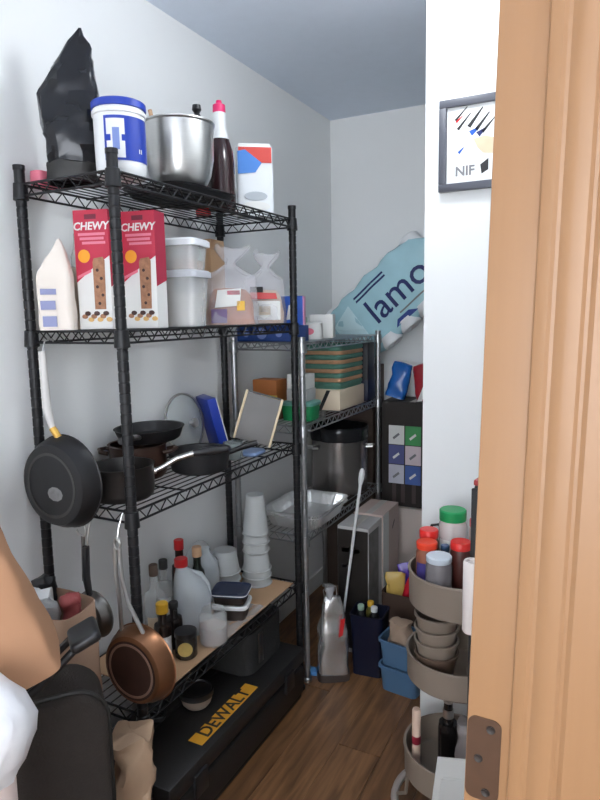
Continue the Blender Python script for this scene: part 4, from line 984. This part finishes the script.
def spice(label, px, py, y, r, bodymat, lidmat, z0, lidh=.02, cat='jar', name='spice_jar', lab=None):
    top = at(px, py, 'y', y); h = top.z-z0
    t = thing(name, label, cat, (top.x, y, z0), face((top.x, y)))
    hb = h-lidh
    G().lathe([(0, 0), (r*.94, 0), (r, .004), (r, hb-.012), (r*.9, hb-.003), (r*.88, hb), (0, hb)], 28).build('jar_body', bodymat, t)
    G().lathe([(r*.93, hb-.001), (r*.97, hb), (r*.98, h-.003), (r*.9, h), (0, h)], 28).build('lid', lidmat, t)
    if lab: wrap('paper_label', lab, t, r, hb*.2, hb*.75, -1.1, 1.1)
    return t
ZT = .6733
REDLID = M('scarlet_lid', sr(222, 44, 40), .35)
spice('large clear jar with green lid at the back of the carousel', 453, 509, 1.69, .038, film('pinky_jar', (.8, .72, .7), .6, .2), M('emerald_lid', sr(20, 150, 84), .4), ZT, .03, lab=WHITECARD)
spice('brown spice jar with red lid beside the green lidded jar', 429, 529, 1.652, .027, M('brown_spice', sr(120, 78, 58), .5), REDLID, ZT, .022)
spice('shorter spice jar with orange red lid at the tray rim', 427, 541, 1.595, .029, M('chilli_spice', sr(150, 92, 70), .5), M('orange_red_lid', sr(228, 66, 38), .35), ZT, .018, lab=M('violet_label', sr(70, 60, 130), .5))
spice('dark spice jar with red lid near the pole of the carousel', 461, 541, 1.605, .028, M('maroon_spice', sr(84, 40, 34), .4), REDLID, ZT, .02)
spice('squat jar with pale blue white lid at the front of the carousel', 439, 555, 1.545, .034, M('grey_jar', sr(120, 115, 118), .4), M('ice_white_lid', sr(205, 215, 225), .4), ZT, .016)
spice('small blue jar between the red lidded jars', 445, 545, 1.625, .012, M('steel_blue', sr(70, 100, 130), .4), M('steel_blue_lid', sr(62, 92, 128), .4), ZT, .015)
spice('pink lidded jar behind the dark spice jar', 476, 519, 1.705, .018, M('cream_jar', sr(200, 180, 170), .5), M('coral_lid', sr(225, 110, 115), .4), ZT, .02)
t = thing('jar_handle_clip', 'black looped clip standing behind the red lidded jars', 'clip', (-.448, 1.722, ZT))
G().tube([(-.02, 0, .003), (-.02, 0, .13), (-.008, 0, .165), (.012, 0, .17), (.024, 0, .15), (.022, 0, .003)], .0045, 8).build('loop', BLACKPL, t)
# nested brown bowls on the middle tray
for k in range(4):
    o = tag(G().lathe([(0, 0), (.040, 0), (.044, .004), (.056, .074), (.0605, .076), (.0605, .081), (.0555, .082), (.043, .006), (0, .0035)], 36).build('planter_cup', (BROWNPL, TAUPE)[k > 0]),
            ('darker brown cup at the bottom of the nested cups', 'taupe cup nested directly on the darker brown cup', 'taupe cup nested under the topmost one', 'topmost taupe cup of the nested cups')[k], 'cup', 'nested cups on the carousel')
    o.location = (-.402, 1.578, .4575+k*.036)
t = thing('knit_ball', 'rough beige knitted ball beside the nested cups', 'ball', (-.29, 1.60, .461))
rg = [sring(max(.034*math.sin(PI*i/10), .002), max(.034*math.sin(PI*i/10), .002), .033-.033*math.cos(PI*i/10), 24, 2) for i in range(11)]
crumple(rg, .004, 60, 140); G().loft(rg).build('ball_body', M('beige_knit', sr(160, 142, 125), .9, var=.3, scale=120, bump=1, bscale=150), t, angle=80)
# lower tray
ZL = .1705
bottle('dark_bottle', 'dark bottle with silver neck band on the lowest carousel tray', (-.372, 1.60, ZL), bprof(.027, .215, .012, .05), M('black_glass', (.012, .01, .01), .15), [('neck_band', [(.0135, .165), (.015, .166), (.015, .19), (.0135, .191)], STEEL), ('cap', cap(.0135, .21, .015), M('taupe_cap', sr(130, 118, 110), .5))])
t = thing('cream_tube', 'cream tube with dark red band standing at the lowest tray rim', 'tube', (-.452, 1.565, ZL), 0)
G().lathe([(0, 0), (.011, 0), (.012, .003), (.012, .182), (.010, .188), (0, .188)], 18).build('tube_body', M('tube_cream', sr(225, 195, 175), .5), t)
G().lathe([(.0124, .085), (.0126, .086), (.0126, .108), (.0124, .109)], 18).build('red_band', M('wine_red', sr(140, 30, 50), .5), t)
t = thing('clear_bag', 'crumpled greyish plastic bag on the lowest carousel tray', 'bag', (-.305, 1.555, ZL+.004))
G().loft(soft(.075, .08, .19, 12, 30, 2.6, .010, 16, 143, lambda q: (1-.3*q, 1-.3*q))).build('bag_film', film('lilac_film', (.42, .38, .38), .7, .25), t, angle=70)
t = thing('paper_sheet', 'tall folded white paper leaning on the carousel', 'paper', (-.315, 1.405, .011), rot=(math.radians(-5), math.radians(8), .5))
G().box((0, 0, .165), (.15, .004, .33)).build('sheet', WHITECARD, t, smooth=False)
G().box((.0, -.006, .14), (.12, .003, .28)).build('sheet_fold', WHITECARD, t, smooth=False)

# slim black board standing behind the jamb, with a white tube clipped to it
t = thing('slim_board', 'slim black folded board standing just behind the door jamb', 'board', (-.226, 1.30, 0), -.12)
G().box((0, 0, .55), (.03, .10, 1.10), bev=.004).build('board_panel', BLACKPL, t)
G().box((0, -.052, .55), (.036, .008, 1.09), bev=.002).build('edge_strip', INK, t)
G().box((0, 0, 1.106), (.032, .10, .012), bev=.003).build('red_cap', M('dull_red', sr(170, 60, 60), .5), t)
t = thing('white_tube', 'white plastic tube hung on the slim black board', 'tube', (-.240, 1.225, .80), 0)
G().lathe([(0, 0), (.017, 0), (.019, .004), (.019, .148), (.017, .152), (.014, .152), (.013, .146), (0, .146)], 26).build('tube_body', M('tube_white', sr(232, 222, 218), .4), t)
G().tube([(.0, .018, .13), (.01, .022, .16)], .003, 6).build('clip', WHITEPL, t)

# framed picture on the partition wall
fx0, fx1, fz0, fz1 = -.474, -.262, 1.787, 2.033
t = thing('picture_frame', 'dark grey framed print hanging on the partition wall', 'picture', ((fx0+fx1)/2, PY-.001, fz0))
w, h = fx1-fx0, fz1-fz0
FRM = M('frame_grey', sr(78, 80, 90), .45)
b_ = .021
for x, z, sx, sz in ((0, b_/2, w, b_), (0, h-b_/2, w, b_), (-w/2+b_/2, h/2, b_, h-2*b_), (w/2-b_/2, h/2, b_, h-2*b_)):
    G().box((x, -.009, z), (sx, .018, sz), bev=.002).build('frame_bar', FRM, t)
G().box((0, -.004, h/2), (w-2*b_, .006, h-2*b_)).build('print_sheet', M('print_white', (.84, .86, .87), .5, var=.02), t, smooth=False)
F = T(0, -.0072, 0) @ FRONT
strokes = [((-.062, .19), (-.03, .222), .004, INK), ((-.055, .165), (-.02, .205), .005, INK), ((-.025, .168), (.012, .215), .007, INK), ((-.005, .158), (.03, .2), .006, INK), ((.012, .15), (.045, .185), .005, INK), ((-.060, .185), (-.042, .2), .004, RED), ((-.02, .15), (.0, .162), .010, MATS['bright_blue_card']), ((-.0, .145), (.018, .158), .010, NAVYINK), ((-.052, .102), (-.038, .116), .005, MATS['bright_blue_card'])]
for (x0, y0_), (x1, y1_), wd_, mt in strokes:
    wd_ *= 1.6
    d = Vector((x1-x0, y1_-y0_)).normalized(); n_ = Vector((-d.y, d.x))*wd_/2
    panel('print_stroke', [(x0-n_.x, y0_-n_.y), (x1-n_.x*.3, y1_-n_.y*.3), (x1+n_.x*.3, y1_+n_.y*.3), (x0+n_.x, y0_+n_.y)], mt, t, F)
panel('print_shape', [(-.012, .135), (.02, .14), (.05, .13), (.05, .09), (.015, .095), (.0, .11)], M('peach_ink', sr(232, 195, 165), .5), t, F)
panel('print_shape', [(.008, .065), (.03, .08), (.03, .05), (.012, .04)], INK, t, F)
text('NIF', .036, 'lettering', GREYINK, t, (-.034, -.0076, .052), FR, bold=.001)
